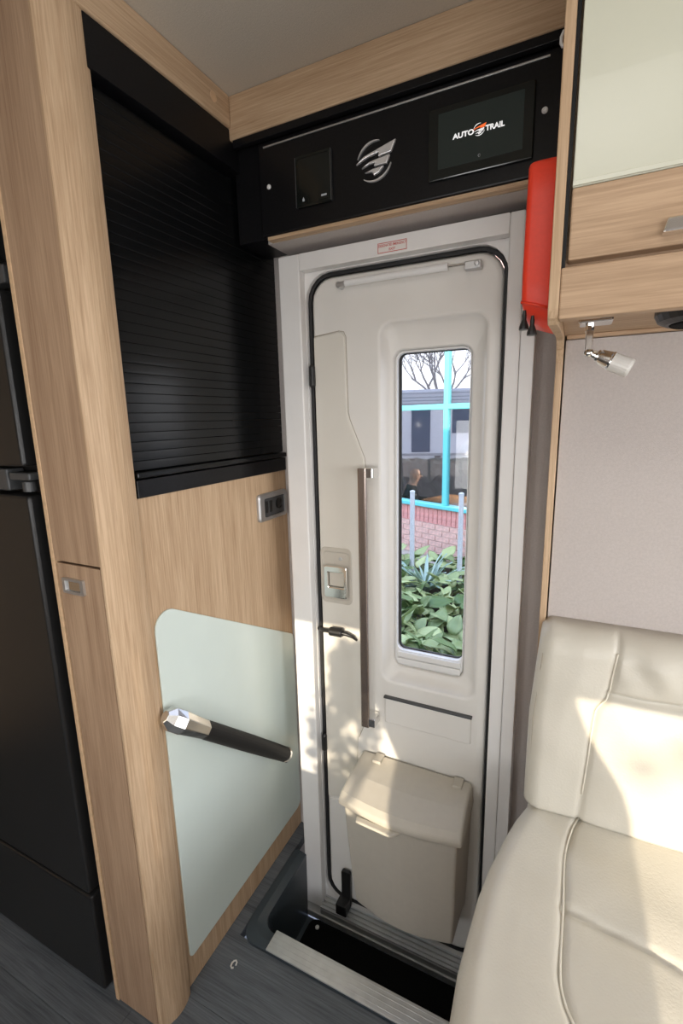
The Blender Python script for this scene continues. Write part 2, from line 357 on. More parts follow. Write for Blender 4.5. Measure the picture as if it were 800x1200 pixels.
# grab handle on that panel
gh = thing('grab_handle', 'diagonal black grab handle with a faceted chrome end on the pale green panel', 'handle', (-0.05, -0.22, 0.33))
A = Vector((-0.028, -0.405, 0.708)); B = Vector((-0.028, -0.022, 0.352)); D = (B-A).normalized()
obj('grip', lambda bm: lathe(bm, [(0.085, 0.0205), (0.30, 0.0215), (0.50, 0.0205)], A, D, 24), 'grip', gh, smooth=False)
def b_end(bm):
    s = Vector((1, 0, 0)); t = D.cross(s)
    L = []
    for hh, w, e in ((-0.038, 0.012, 0.009), (-0.018, 0.025, 0.018), (0.0, 0.0255, 0.021), (0.035, 0.0235, 0.022), (0.085, 0.0215, 0.0215)):
        L.append([A+D*hh+t*w*math.cos(2*math.pi*(k+.5)/8)+s*e*math.sin(2*math.pi*(k+.5)/8)-s*(0.012 if hh < 0 else 0) for k in range(8)])
    loft(bm, L, True, True)
obj('chrome_end', b_end, 'chromed', gh, bevel=0.0015, label='faceted chrome end piece')
obj('end_ring', lambda bm: lathe(bm, [(0.498, 0.0212), (0.506, 0.0222), (0.512, 0.020)], A, D, 24), 'chrome', gh)
obj('mount', lambda bm: lathe(bm, [(0, 0.014), (0.045, 0.012)], A+D*0.0+Vector((-0.0365, 0, 0)), (1, 0, 0), 16), 'chrome', gh)
obj('mount', lambda bm: lathe(bm, [(0, 0.014), (0.03, 0.012)], A+D*0.485+Vector((-0.0365, 0, 0)), (1, 0, 0), 16), 'black', gh)

# socket plate
so = thing('socket_outlet', 'silver-framed twin socket plate on the oak partition under the shutter', 'socket', (-0.07, 0.02, 1.046))
obj('bezel', lambda bm: loft(bm, [yz(rr(-0.046, 0.088, 1.047, 1.121, 0.010), -0.0698), yz(rr(-0.046, 0.088, 1.047, 1.121, 0.010), -0.064), yz(rr(-0.042, 0.084, 1.051, 1.117, 0.008), -0.060), yz(rr(-0.024, 0.074, 1.058, 1.108, 0.004), -0.060), yz(rr(-0.024, 0.074, 1.058, 1.108, 0.004), -0.066)], True), 'satin', so)
bobj('insert', (-0.0695, -0.063, -0.0235, 0.0735, 1.0585, 1.1075), 'fridgegrey', so, 0.001)
obj('round_socket', lambda bm: lathe(bm, [(0, 0.0155), (0.0025, 0.0155), (0.003, 0.012), (0.001, 0.011)], (-0.063, 0.048, 1.086), (1, 0, 0)), 'black', so)
for yy in (-0.012, 0.008):
    obj('usb_socket', lambda bm: box(bm, -0.063, -0.0615, yy-0.006, yy+0.006, 1.068, 1.100), 'black', so, 0.001)

# tall pull-out cupboard beside the fridge
tc_ = thing('tall_cupboard', 'narrow oak cupboard front with pull-out door between fridge and corner post', 'cupboard', (-0.16, -0.45, 0))
bobj('carcass', (-0.206, -0.104, -0.488, -0.10, 0.0, 1.988), 'dark', tc_)  # dark colour stands in for shade in the gaps around the door
bobj('upper_panel', (-0.200, -0.0730, -0.506, -0.4885, 1.064, 1.988), 'oak_shaded', tc_, 0.001)
pd = bobj('pull_out_door', (-0.196, -0.0775, -0.506, -0.4885, 0.004, 1.0595), 'oak_shaded', tc_, 0.0012)
bobj('edge_strip', (-0.2105, -0.2006, -0.507, -0.4885, 0.0, 1.988), 'oak_edge', tc_, 0.001)
obj('latch', lambda bm: loft(bm, [xz(rr(-0.180, -0.122, 1.004, 1.034, 0.003), -0.506), xz(rr(-0.180, -0.122, 1.004, 1.034, 0.003), -0.511), xz(rr(-0.173, -0.131, 1.009, 1.029, 0.002), -0.511), xz(rr(-0.172, -0.132, 1.010, 1.028, 0.002), -0.507)], False, True), 'satin', pd)
bobj('latch_button', (-0.165, -0.1325, -0.5085, -0.507, 1.0105, 1.0275), 'chrome', pd, 0.0005)

# fridge
fr = thing('refrigerator', 'tall black fridge freezer beside the oak corner post', 'fridge', (-0.5, -0.25, 0))
bobj('body', (-0.85, -0.2125, -0.47, 0.06, 0.0, 1.98), 'black', fr, 0.002)
bobj('lower_door', (-0.85, -0.238, -0.515, -0.472, 0.288, 1.183), 'fridge', fr, 0.006, seg=3)
bobj('plinth_flap', (-0.85, -0.238, -0.513, -0.472, 0.012, 0.276), 'fridge', fr, 0.006, seg=3)
ud = bobj('upper_door', (-0.85, -0.243, -0.512, -0.472, 1.238, 1.545), 'fridge', fr, 0.006, seg=3)
bobj('top_flap', (-0.85, -0.26, -0.505, -0.472, 1.60, 1.90), 'fridge', fr, 0.005, seg=3)
bobj('divider_strip', (-0.85, -0.235, -0.500, -0.472, 1.555, 1.585), 'fridgegrey', fr, 0.002)
bobj('hinge_bracket', (-0.30, -0.238, -0.508, -0.472, 1.212, 1.226), 'fridgegrey', fr, 0.003)
obj('hinge_pin', lambda bm: lathe(bm, [(0, 0.012), (0.018, 0.012), (0.020, 0.008)], (-0.262, -0.494, 1.190), (0, 0, 1)), 'fridgegrey', fr)
bobj('door_grip', (-0.85, -0.31, -0.506, -0.472, 1.190, 1.232), 'fridgegrey', fr, 0.003)

# ---------------------------------------------------------------- entrance door
fm = thing('trim_4', 'white painted frame around the entrance door', 'trim', (0.29, 0.05, -0.175), kind='structure')
def jamb(x0, x1):
    def f(bm):
        box(bm, x0, x1, 0.0, 0.098, -0.175, 1.690)
    return f
obj('jamb', jamb(0.0, 0.057), 'white', fm, 0.003)
obj('jamb', jamb(0.525, 0.553), 'white', fm, 0.003)
bobj('jamb_cover', (0.5535, 0.580, 0.004, 0.059, -0.175, 1.690), 'white', fm, 0.002)
bobj('head', (0.0572, 0.5248, 0.0, 0.098, 1.653, 1.690), 'white', fm, 0.002)
bobj('stop_strip', (0.0575, 0.0665, 0.045, 0.09, -0.15, 1.65), 'white', fm, 0.001)
def ring(o, i, y0, y1, r0, r1):
    return lambda bm: loft(bm, [xz(rr(*o, r0), y0), xz(rr(*o, r0), y1), xz(rr(*i, r1), y1), xz(rr(*i, r1), y0), xz(rr(*o, r0), y0)])
def rebate(bm):   # rounded-corner inner liner of the frame
    o = (0.0573, 0.5247, -0.148, 1.6525)
    L0 = rr(*o, 0.0005); L1 = rr(0.0585, 0.5235, -0.147, 1.650, 0.062)
    loft(bm, [xz(L0, 0.030), xz(L0, 0.024), xz(L1, 0.024), xz(L1, 0.050)])
obj('rebate', rebate, 'white', fm)
obj('seal', ring((0.0588, 0.5232, -0.1465, 1.6495), (0.0680, 0.5150, -0.137, 1.6405), 0.050, 0.034, 0.061, 0.052), 'rubber', fm, 0.002)
st = bobj('emergency_exit_sticker', (0.254, 0.321, -0.0006, -0.0001, 1.657, 1.679), 'sticker', fm, 0, label='small red and white notice sticker')
text('sticker_text', 'DESIGNATED EMERGENCY', 0.0072, (0.2875, -0.0008, 1.6722), FACE_Y, 'redink', st, sx=0.72, depth=0.0001, bold=0.0001)
text('sticker_text', 'EXIT', 0.0072, (0.2875, -0.0008, 1.6635), FACE_Y, 'redink', st, depth=0.0001, bold=0.0001)
obj('sticker_border', lambda bm: [box(bm, 0.255, 0.320, -0.0009, -0.0006, z, z+0.0012) for z in (1.658, 1.6768)] and [box(bm, x, x+0.0012, -0.0009, -0.0006, 1.658, 1.678) for x in (0.255, 0.3188)], 'redink', st)

dr = thing('door_1', 'cream moulded entrance door with tall narrow window', 'door', (0.29, 0.05, -0.13), kind='structure')
DO = (0.0690, 0.5140, -0.136, 1.6395)
WR = (0.246, 0.486, 0.632, 1.523); WO = (0.272, 0.450, 0.668, 1.463)
def b_door(bm):
    o2 = (DO[0]+0.006, DO[1]-0.006, DO[2]+0.006, DO[3]-0.006); o3 = (DO[0]+0.013, DO[1]-0.013, DO[2]+0.013, DO[3]-0.013)
    w1 = (WR[0]-0.006, WR[1]+0.006, WR[2]-0.006, WR[3]+0.006)
    w2 = (WR[0]+0.010, WR[1]-0.010, WR[2]+0.010, WR[3]-0.012)
    loft(bm, [xz(rr(*WO, 0.022), 0.088), xz(rr(*DO, 0.052), 0.088), xz(rr(*DO, 0.052), 0.040), xz(rr(*o2, 0.050), 0.033), xz(rr(*o3, 0.045), 0.030),
              xz(rr(*w1, 0.032), 0.0285), xz(rr(*WR, 0.028), 0.0300), xz(rr(WR[0]+0.002, WR[1]-0.002, WR[2]+0.002, WR[3]-0.002, 0.027), 0.034), xz(rr(*w2, 0.026), 0.054), xz(rr(WO[0]-0.006, WO[1]+0.006, WO[2]-0.006, WO[3]+0.006, 0.026), 0.058), xz(rr(*WO, 0.022), 0.060), xz(rr(*WO, 0.022), 0.088)])
pn = obj('door_panel', b_door, 'door', dr, smooth=True)
pn.modifiers.new('n', 'WEIGHTED_NORMAL')
obj('window_surround', ring((0.2728, 0.4492, 0.6688, 1.4622), (0.2775, 0.4470, 0.7105, 1.4580), 0.079, 0.062, 0.021, 0.018), 'winframe', dr, 0.002)
obj('glass_seal', ring((0.2778, 0.4467, 0.7108, 1.4577), (0.2835, 0.4450, 0.7135, 1.4555), 0.0805, 0.074, 0.017, 0.014), 'rubber', dr, 0.001)
for i, (za, zb) in enumerate(((0.6735, 0.690), (0.692, 0.7085))):
    bobj('blind_cassette', (0.280, 0.445, 0.0565, 0.0615, za, zb), 'winframe', dr, 0.003)
bobj('window_pane', (0.2778, 0.4467, 0.081, 0.085, 0.7108, 1.4577), 'glass', dr, 0)
# pocket panel at the hinge side
def b_pocket(bm):
    pts = [(0.076, 1.506), (0.143, 1.513), (0.154, 1.510), (0.159, 1.500), (0.162, 1.325), (0.166, 1.308), (0.204, 1.215), (0.207, 1.195), (0.207, 0.520), (0.176, 0.44), (0.172, 0.36), (0.174, 0.245), (0.076, 0.215)]
    prism(bm, pts, 'y', 0.0245, 0.0315)
smd = obj('side_moulding', b_pocket, 'pocket', dr, 0.003, seg=3)
obj('seam', lambda bm: tube(bm, [(0.076, 0.0295, 1.5085), (0.143, 0.0295, 1.5155), (0.1555, 0.0295, 1.5125), (0.161, 0.0295, 1.501), (0.164, 0.0295, 1.326), (0.168, 0.0295, 1.309), (0.206, 0.0295, 1.216), (0.2085, 0.0295, 1.195), (0.2085, 0.0295, 0.52), (0.178, 0.0295, 0.44)], 0.0013, 6), 'stitch', smd)
obj('lower_moulding', lambda bm: prism(bm, [(0.077, 0.205), (0.176, 0.235), (0.176, 0.09), (0.077, 0.06)], 'y', 0.027, 0.0315), 'door', dr, 0.002)
# recessed paddle latch
lt = obj('latch_surround', lambda bm: loft(bm, [xz(rr(0.076, 0.168, 0.828, 0.982, 0.016), 0.0245), xz(rr(0.077, 0.167, 0.829, 0.981, 0.016), 0.0222), xz(rr(0.083, 0.162, 0.838, 0.972, 0.012), 0.0222), xz(rr(0.086, 0.160, 0.842, 0.968, 0.010), 0.0243)], False, True), 'greyplastic', dr, 0.001)
obj('latch_handle', ring((0.092, 0.158, 0.848, 0.936), (0.104, 0.150, 0.878, 0.918), 0.021, 0.010, 0.006, 0.004), 'chrome', lt, 0.003)
bobj('latch_plate', (0.105, 0.149, 0.016, 0.021, 0.879, 0.917), 'greyplastic', lt, 0.002)
obj('latch_screw', lambda bm: lathe(bm, [(0, 0.005), (0.0012, 0.005), (0.0016, 0.003)], (0.135, 0.0242, 0.953), (0, -1, 0), 12), 'satin', lt)
# black strap with sleeve
sl = obj('strap', lambda bm: tube(bm, [(0.064, 0.026, 0.746), (0.085, 0.012, 0.750), (0.12, 0.008, 0.754), (0.155, 0.010, 0.752), (0.172, 0.014, 0.745), (0.180, 0.020, 0.735)], [0.0055, 0.0055, 0.006, 0.0055, 0.0045, 0.003], 10), 'black', dr, smooth=True)
obj('sleeve', lambda bm: lathe(bm, [(0, 0.010), (0.003, 0.012), (0.034, 0.0125), (0.038, 0.010)], (0.106, 0.0085, 0.753), (1, 0, 0.03), 14), 'black', sl)
# tall grab bar
gb = obj('grab_bar', lambda bm: loft(bm, [[(0.2, 0, 0)]] if False else [xy(rr(0.2045, 0.2265, -0.017, -0.006, 0.004, 3), z) for z in (0.512, 1.195)], True, True), 'bronze', dr, smooth=False, label='slim polished metal grab bar')
for z in (0.512, 1.170):
    bobj('bracket', (0.2065, 0.243, -0.0145, 0.0245, z+0.002, z+0.026), 'chrome', gb, 0.002)
# stay strut along the top of the door
sr = obj('gas_strut', lambda bm: tube(bm, [(0.170, 0.012, 1.614), (0.405, 0.012, 1.614)], 0.0075, 14), 'winframe', dr)
obj('rod', lambda bm: tube(bm, [(0.405, 0.012, 1.614), (0.445, 0.012, 1.614)], 0.003, 10), 'chrome', sr)
obj('end_fitting', lambda bm: [tube(bm, [(0.152, 0.012, 1.612), (0.172, 0.012, 1.614)], 0.0055, 12), lathe(bm, [(0, 0.007), (0.02, 0.007)], (0.154, 0.008, 1.612), (0, 1, 0), 14)], 'satin', sr)
obj('end_fitting', lambda bm: [box(bm, 0.438, 0.472, 0.008, 0.030, 1.603, 1.618), lathe(bm, [(0, 0.005), (0.006, 0.005)], (0.464, 0.003, 1.611), (0, 1, 0), 14)], 'satin', sr, 0.002)
# flat pocket under the window
pk = bobj('flat_pocket', (0.257, 0.481, 0.021, 0.031, 0.515, 0.586), 'door', dr, 0.003)
bobj('pocket_rim', (0.255, 0.483, 0.018, 0.033, 0.5865, 0.5915), 'fridgegrey', pk, 0.001)
# hinges at the left edge
for z in (0.395, 1.415):
    obj('hinge', lambda bm: lathe(bm, [(0, 0.004), (0.006, 0.008), (0.05, 0.008), (0.056, 0.004)], (0.071, 0.022, z-0.028), (0, 0, 1), 12), 'black', dr)
# door stay hook at the bottom
def b_stay(bm):
    prism(bm, rr(0.118, 0.148, -0.142, -0.018, 0.008), 'y', 0.012, 0.024); box(bm, 0.112, 0.146, -0.018, 0.024, -0.145, -0.110)
obj('stay_hook', b_stay, 'black', dr, 0.002)

# sill under the door
si = thing('trim_5', 'ribbed aluminium sill under the entrance door', 'trim', (0.29, 0.05, -0.2), kind='structure')
bobj('sill', (-0.004, 0.5848, -0.020, 0.098, -0.1995, -0.178), 'alu', si, 0.002)
bobj('sill_step', (0.0572, 0.5248, -0.016, 0.098, -0.1775, -0.158), 'alu', si, 0.002)
for y in (-0.0155, -0.004, 0.009, 0.022): bobj('rib', (0.0575, 0.5245, y, y+0.005, -0.1575, -0.1515), 'alu', si, 0.001)

# ---------------------------------------------------------------- step well
sw = thing('entrance_step', 'sunken entrance step with grey-blue plastic liner and aluminium nosing', 'step', (0.28, -0.12, -0.21))
def b_liner(bm):
    def U(x0, x1, y0, y1, r, n=6):
        out = [(x0, y1)]
        for cx, a0 in ((x0+r, 180), (x1-r, 270)):
            for k in range(n+1):
                t = math.radians(a0+90*k/n); out.append((cx+r*math.cos(t), y0+r+r*math.sin(t)))
        return out+[(x1, y1)]
    O = U(-0.034, 0.612, -0.279, -0.0005, 0.045); I = U(0.006, 0.590, -0.232, -0.0005, 0.038); Bt = U(0.016, 0.580, -0.205, -0.0205, 0.03)
    L = [xy(O, -0.0015), xy(O, 0.005), xy([(a*0.5+c*0.5, b*0.5+d*0.5) for (a, b), (c, d) in zip(O, I)], 0.006), xy(I, 0.001), xy(I, -0.012), xy(Bt, -0.203)]
    Rr = [[bm.verts.new(p) for p in l] for l in L]
    for a, b in zip(Rr[:-1], Rr[1:]):
        for i in range(len(a)-1): bm.faces.new([a[i], a[i+1], b[i+1], b[i]])
    bm.faces.new(Rr[-1])
obj('liner', b_liner, 'well', sw, 0.002)
ns = bobj('nosing', (0.050, 0.600, -0.2795, -0.228, 0.0065, 0.011), 'alu', sw, 0.002, label='brushed aluminium step edge')
for y in (-0.270, -0.258, -0.246, -0.236): bobj('ridge', (0.051, 0.599, y, y+0.003, 0.0111, 0.0120), 'alu', ns, 0.0005)
obj('foot_mat', lambda bm: prism(bm, rr(0.032, 0.568, -0.195, -0.021, 0.025), 'z', -0.2025, -0.194), 'mat', sw, 0.003)
obj('stud', lambda bm: lathe(bm, [(0, 0.006), (0.003, 0.006), (0.005, 0.003)], (0.062, -0.045, -0.194), (0, 0, 1), 12), 'winframe', sw)

# ---------------------------------------------------------------- waste bin on the door
wb = thing('waste_bin', 'grey-beige plastic waste bin with hinged lid hung low on the entrance door', 'bin', (0.32, -0.05, 0.02))
def b_bin(bm):
    def sect(z, y, w0, w1):   # bulged front outline
        pts = [(w0, 0.0235)]
        n = 9
        pts += [(w0+0.004, 0.0)]
        for k in range(n+1):
            t = k/n; x = w0+0.008+(w1-w0-0.016)*t
            pts.append((x, y-0.020*math.sin(math.pi*t)))
        pts += [(w1-0.004, 0.0), (w1, 0.0235)]
        return xy(pts, z)
    loft(bm, [sect(0.362, -0.118, 0.190, 0.492), sect(0.25, -0.113, 0.196, 0.489), sect(0.12, -0.105, 0.204, 0.486), sect(0.045, -0.098, 0.210, 0.483), sect(0.032, -0.085, 0.216, 0.478)], True, True)
obj('body', b_bin, 'greyplastic', wb, 0.006, seg=3)
def b_lid(bm):
    n = 12; rows = []
    for z, y, w0, w1, bul in ((0.357, -0.126, 0.186, 0.496, 0.020), (0.374, -0.1265, 0.186, 0.496, 0.020), (0.387, -0.112, 0.190, 0.493, 0.019), (0.402, -0.06, 0.193, 0.490, 0.01), (0.410, 0.0235, 0.194, 0.489, 0.0)):
        rows.append([(w0+(w1-w0)*k/n, y-bul*math.sin(math.pi*k/n), z) for k in range(n+1)])
    back = [(p[0], 0.0235, 0.357) for p in rows[0]]
    L = [[Vector(p) for p in r] for r in [back]+rows]
    V = [[bm.verts.new(p) for p in r] for r in L]
    for a, b in zip(V[:-1], V[1:]):
        for i in range(n): bm.faces.new([a[i], a[i+1], b[i+1], b[i]])
    for i in range(n): bm.faces.new([V[-1][i], V[-1][i+1], V[0][i+1], V[0][i]])
    for e in (0, n): bm.faces.new([r[e] for r in V])
ld = obj('lid', b_lid, 'greyplastic', wb, 0.006, seg=3)
obj('lip', lambda bm: prism(bm, [(0.245, -0.140), (0.248, -0.156), (0.340, -0.162), (0.358, -0.143)], 'z', 0.352, 0.360), 'greyplastic', ld, 0.003)
for x in (0.232, 0.445):
    obj('hinge_tab', lambda bm: prism(bm, [(x, -0.010), (x+0.024, -0.010), (x+0.024, 0.0235), (x, 0.0235)], 'z', 0.404, 0.4145), 'greyplastic', ld, 0.002)

# ---------------------------------------------------------------- control console over the door
cc = thing('control_console', 'black control console with emblem and screen above the entrance door', 'control panel', (0.31, -0.02, 1.708))
bobj('underside', (0.018, 0.6225, -0.066, -0.046, 1.7045, 1.712), 'oak_h', cc, 0.001)
bobj('soffit', (0.006, 0.6225, -0.0455, 0.0595, 1.7045, 1.712), 'mauve', cc, 0)
bobj('upper_band', (-0.050, 0.6225, -0.083, -0.0705, 1.896, 1.9105), 'panel', cc, 0.001)
fa = bobj('fascia', (0.006, 0.622, -0.070, -0.055, 1.7125, 1.8955), 'panel', cc, 0.003)
bobj('back_box', (-0.068, 0.6225, -0.0545, 0.0595, 1.7125, 1.907), 'panel', cc, 0.001)
bobj('trim_line', (0.021, 0.586, -0.0725, -0.070, 1.8835, 1.8865), 'satin', cc, 0.0005, label='thin silver strip for a reflected edge line')  # strip built in place of a bright reflection along the edge
for x in (0.023, 0.582):
    obj('screw_cap', lambda bm: lathe(bm, [(0, 0.005), (0.002, 0.005), (0.0035, 0.003)], (x+0.008 if x < 0.1 else x, -0.070, 1.808), (0, -1, 0), 12), 'winframe', cc)
cd = obj('heating_display', lambda bm: loft(bm, [xz(rr(0.102, 0.183, 1.750, 1.846, 0.003), -0.070), xz(rr(0.102, 0.183, 1.750, 1.846, 0.003), -0.0755), xz(rr(0.105, 0.180, 1.753, 1.843, 0.003), -0.0765), xz(rr(0.107, 0.178, 1.772, 1.841, 0.002), -0.0765), xz(rr(0.107, 0.178, 1.772, 1.841, 0.002), -0.0755)], False, True), 'screen', cc)
for x0, x1 in ((0.108, 0.132), (0.155, 0.179)):
    bt = bobj('button', (x0, x1, -0.0780, -0.0765, 1.7555, 1.770), 'screen', cd, 0.001)
obj('button_icon', lambda bm: prism(bm, [(0.1175, 1.7595), (0.1225, 1.7595), (0.1225, 1.763), (0.120, 1.7675), (0.1175, 1.763)], 'y', -0.0783, -0.0780), 'icon', cd)
obj('button_icon', lambda bm: box(bm, 0.162, 0.1745, -0.0783, -0.0780, 1.761, 1.7645), 'icon', cd)
for x in (0.1012, 0.1838): bobj('display_edge', (x-0.0008, x+0.0008, -0.0772, -0.070, 1.751, 1.845), 'fridgegrey', cd, 0.0003)
ts = bobj('touch_screen', (0.386, 0.567, -0.0765, -0.0700, 1.739, 1.8555), 'screen', cc, 0.002)
bobj('display', (0.404, 0.550, -0.0772, -0.0766, 1.756, 1.845), 'screenlit', ts, 0)
text('screen_lettering', 'AUTO', 0.0115, (0.4495, -0.0776, 1.8020), FACE_Y, 'letter', ts, sx=1.15, depth=0.0002, bold=0.0004)
text('screen_lettering', 'TRAIL', 0.0115, (0.5035, -0.0776, 1.8020), FACE_Y, 'letter', ts, sx=1.05, depth=0.0002, bold=0.0004)
def arcstrip(bm, cx, cz, r, w, a0, a1, y0, y1, n=16):
    inn = []; out = []
    for k in range(n+1):
        t = math.radians(a0+(a1-a0)*k/n); ww = w*(0.25+0.75*math.sin(math.pi*k/n))
        out.append((cx+r*math.cos(t), cz+r*math.sin(t))); inn.append((cx+(r-ww)*math.cos(t), cz+(r-ww)*math.sin(t)))
    prism(bm, out+inn[::-1], 'y', y0, y1)
F1 = [(0.239, 1.801), (0.256, 1.812), (0.284, 1.819), (0.322, 1.828), (0.313, 1.809), (0.286, 1.806), (0.288, 1.8135), (0.262, 1.809)]
F2 = [(0.251, 1.792), (0.266, 1.800), (0.283, 1.8025), (0.310, 1.805), (0.304, 1.791), (0.277, 1.791), (0.280, 1.797), (0.266, 1.7965)]
F3 = [(0.258, 1.783), (0.275, 1.787), (0.298, 1.788), (0.288, 1.779), (0.277, 1.775), (0.274, 1.782)]
em = obj('emblem', lambda bm: prism(bm, F1, 'y', -0.0765, -0.0702), 'emblem', cc, 0.0012, label='winged silver emblem')
for a0, a1 in ((72, 165), (232, 345)):
    obj('emblem_arc', lambda bm: arcstrip(bm, 0.277, 1.801, 0.036, 0.0035, a0, a1, -0.074, -0.0701), 'emblem', em)
for F in (F2, F3):
    obj('feather', lambda bm: prism(bm, F, 'y', -0.0765, -0.0702), 'emblem', em, 0.0012)
def small(F, s=0.29): return [(0.4765+(p[0]-0.279)*s, 1.8035+(p[1]-1.801)*s) for p in F]
sg = obj('screen_emblem', lambda bm: (arcstrip(bm, 0.4765, 1.8035, 0.0098, 0.0012, 72, 165, -0.0776, -0.0772), arcstrip(bm, 0.4765, 1.8035, 0.0098, 0.0012, 232, 345, -0.0776, -0.0772)), 'letter', ts)
obj('screen_emblem', lambda bm: prism(bm, small(F1), 'y', -0.0777, -0.0772), 'letter_o', ts)
obj('screen_emblem', lambda bm: (prism(bm, small(F2), 'y', -0.0777, -0.0772), prism(bm, small(F3), 'y', -0.0777, -0.0772)), 'letter', ts)
obj('screen_icon', lambda bm: arcstrip(bm, 0.478, 1.763, 0.0022, 0.0006, 0, 350, -0.0775, -0.0772, 10), 'icon', ts)

# ---------------------------------------------------------------- overhead locker, its side panel
lk = thing('overhead_locker', 'oak overhead locker with cream gloss door above the sofa', 'locker', (1.0, -0.15, 1.42))
def b_gable(bm):
    pts = [(-0.395, 1.994), (-0.395, 1.434), (-0.391, 1.424), (-0.380, 1.418), (-0.16, 1.434), (-0.125, 1.432), (-0.105, 1.420), (-0.095, 1.400), (-0.094, 1.37), (-0.094, 0.55), (0.055, 0.55), (0.055, 1.994)]
    prism(bm, pts, 'x', 0.624, 0.6355)
gb_ = obj('side_panel', b_gable, 'oak_v', lk, 0.001)
bobj('edge_trim', (0.6358, 0.6395, -0.392, -0.386, 1.455, 1.9885), 'dark', lk, 0)  # dark strip painted for the shaded gap beside the locker door
bobj('carcass', (0.6358, 1.60, -0.372, 0.055, 1.444, 1.9885), 'oak_locker', lk, 0.001)
bobj('light_rail', (0.6358, 1.60, -0.394, -0.3725, 1.4215, 1.4775), 'oak_locker', lk, 0.002)
ldoor = bobj('locker_door', (0.642, 1.58, -0.393, -0.3725, 1.4845, 1.5590), 'oak_locker', lk, 0.002)
obj('gloss_panel', lambda bm: prism(bm, [(-0.3728, 1.5595), (-0.392, 1.5595), (-0.396, 1.66), (-0.397, 1.78), (-0.394, 1.90), (-0.388, 1.985), (-0.3728, 1.985)], 'x', 0.642, 1.58), 'creamgloss', ldoor, 0.001)
bobj('trim_bead', (0.642, 1.58, -0.3945, -0.392, 1.5605, 1.5655), 'creamgloss', ldoor, 0.0005)
obj('pull_handle', lambda bm: prism(bm, [(0.7300, 1.4940), (0.7335, 1.5080), (0.85, 1.5080), (0.85, 1.4940)], 'y', -0.4080, -0.3935), 'chrome', ldoor, 0.002)
bobj('under_rail', (0.6395, 1.60, -0.098, -0.0855, 1.4375, 1.4435), 'oak_locker', lk, 0.001)

# fire blanket pouch
fb = thing('fire_blanket', 'red vinyl fire blanket pouch hung on the locker side panel', 'fire blanket', (0.6, -0.2, 1.44))
def b_pouch(bm):
    L = []
    for z, x0, x1, y0, y1 in ((1.452, 0.586, 0.6225, -0.272, -0.16), (1.468, 0.582, 0.6232, -0.283, -0.15), (1.50, 0.5815, 0.6234, -0.285, -0.15), (1.60, 0.5825, 0.6234, -0.285, -0.15), (1.638, 0.583, 0.6234, -0.284, -0.151), (1.643, 0.5845, 0.6230, -0.281, -0.154), (1.645, 0.588, 0.620, -0.277, -0.158)):
        L.append([(p[0], p[1], z-(p[0]-0.582)*0.35*(1 if z < 1.48 else 0)) for p in rr(x0, x1, y0, y1, min(0.008, (x1-x0)*0.45), 4)])
    loft(bm, L, True, True)
obj('pouch', b_pouch, 'red', fb, smooth=True)
obj('hem', lambda bm: tube(bm, [(0.582, -0.283, 1.468), (0.600, -0.286, 1.462), (0.622, -0.284, 1.455)], 0.0022, 8), 'red', fb, smooth=True)
for x, y, z in ((0.587, -0.28, 1.437), (0.5985, -0.285, 1.428)):
    tb = obj('pull_tab', lambda bm: lathe(bm, [(0, 0.0068), (0.004, 0.0066), (0.014, 0.0028), (0.019, 0.0032), (0.026, 0.002)], (x, y, z-0.006), (0, 0, 1), 12), 'black', fb)
# thin pull cord hanging down from it
tag(obj('pull_cord', lambda bm: tube(bm, [(0.5925, -0.008, 1.52), (0.5925, -0.008, 1.0), (0.592, -0.006, 0.5)], 0.0011, 6), 'black'), 'thin black cord running down the right door jamb', 'cord') if False else None
# white clip high on the side panel
ck = thing('coat_hook', 'small white hook high on the locker side panel by the console', 'hook', (0.612, -0.25, 1.78))
obj('hook', lambda bm: tube(bm, [(0.6235, -0.25, 1.803), (0.6145, -0.25, 1.801), (0.6125, -0.25, 1.796), (0.6125, -0.25, 1.789), (0.6145, -0.25, 1.785), (0.618, -0.25, 1.785)], 0.0022, 8), 'winframe', ck, smooth=True)
# reading lamp
rl = thing('reading_lamp', 'chrome swivel reading lamp with frosted shade under the locker', 'lamp', (0.68, -0.30, 1.36))
lb = obj('base_plate', lambda bm: prism(bm, rr(0.657, 0.697, -0.318, -0.282, 0.004), 'z', 1.4265, 1.4437), 'chrome', rl, 0.002)
bobj('switch', (0.6815, 0.696, -0.3195, -0.3182, 1.430, 1.441), 'black', lb, 0.0005)
obj('stem', lambda bm: [lathe(bm, [(0, 0.0055), (0.012, 0.0055)], (0.671, -0.30, 1.417), (0, 0, 1), 16), prism(bm, [(0.6665, 1.392), (0.6755, 1.392), (0.6760, 1.420), (0.6665, 1.420)], 'y', -0.3055, -0.2945)], 'chrome', rl, 0.0015)
obj('knuckle', lambda bm: lathe(bm, [(-0.007, 0.003), (-0.004, 0.006), (0.004, 0.006), (0.007, 0.003)], (0.6715, -0.30, 1.391), (0, 1, 0), 16), 'chrome', rl, smooth=True)
ax = Vector((0.045, -0.003, -0.0215)).normalized()
o0 = Vector((0.6735, -0.30, 1.3905))
obj('socket', lambda bm: lathe(bm, [(0.0, 0.003), (0.004, 0.0055), (0.008, 0.0055), (0.009, 0.008), (0.012, 0.008), (0.013, 0.0095), (0.026, 0.0115), (0.027, 0.0125), (0.029, 0.0125)], o0, ax, 24), 'chrome', rl)
obj('shade', lambda bm: lathe(bm, [(0.029, 0.0118), (0.050, 0.0122), (0.053, 0.0115), (0.0535, 0.008)], o0, ax, 24), 'frost', rl)
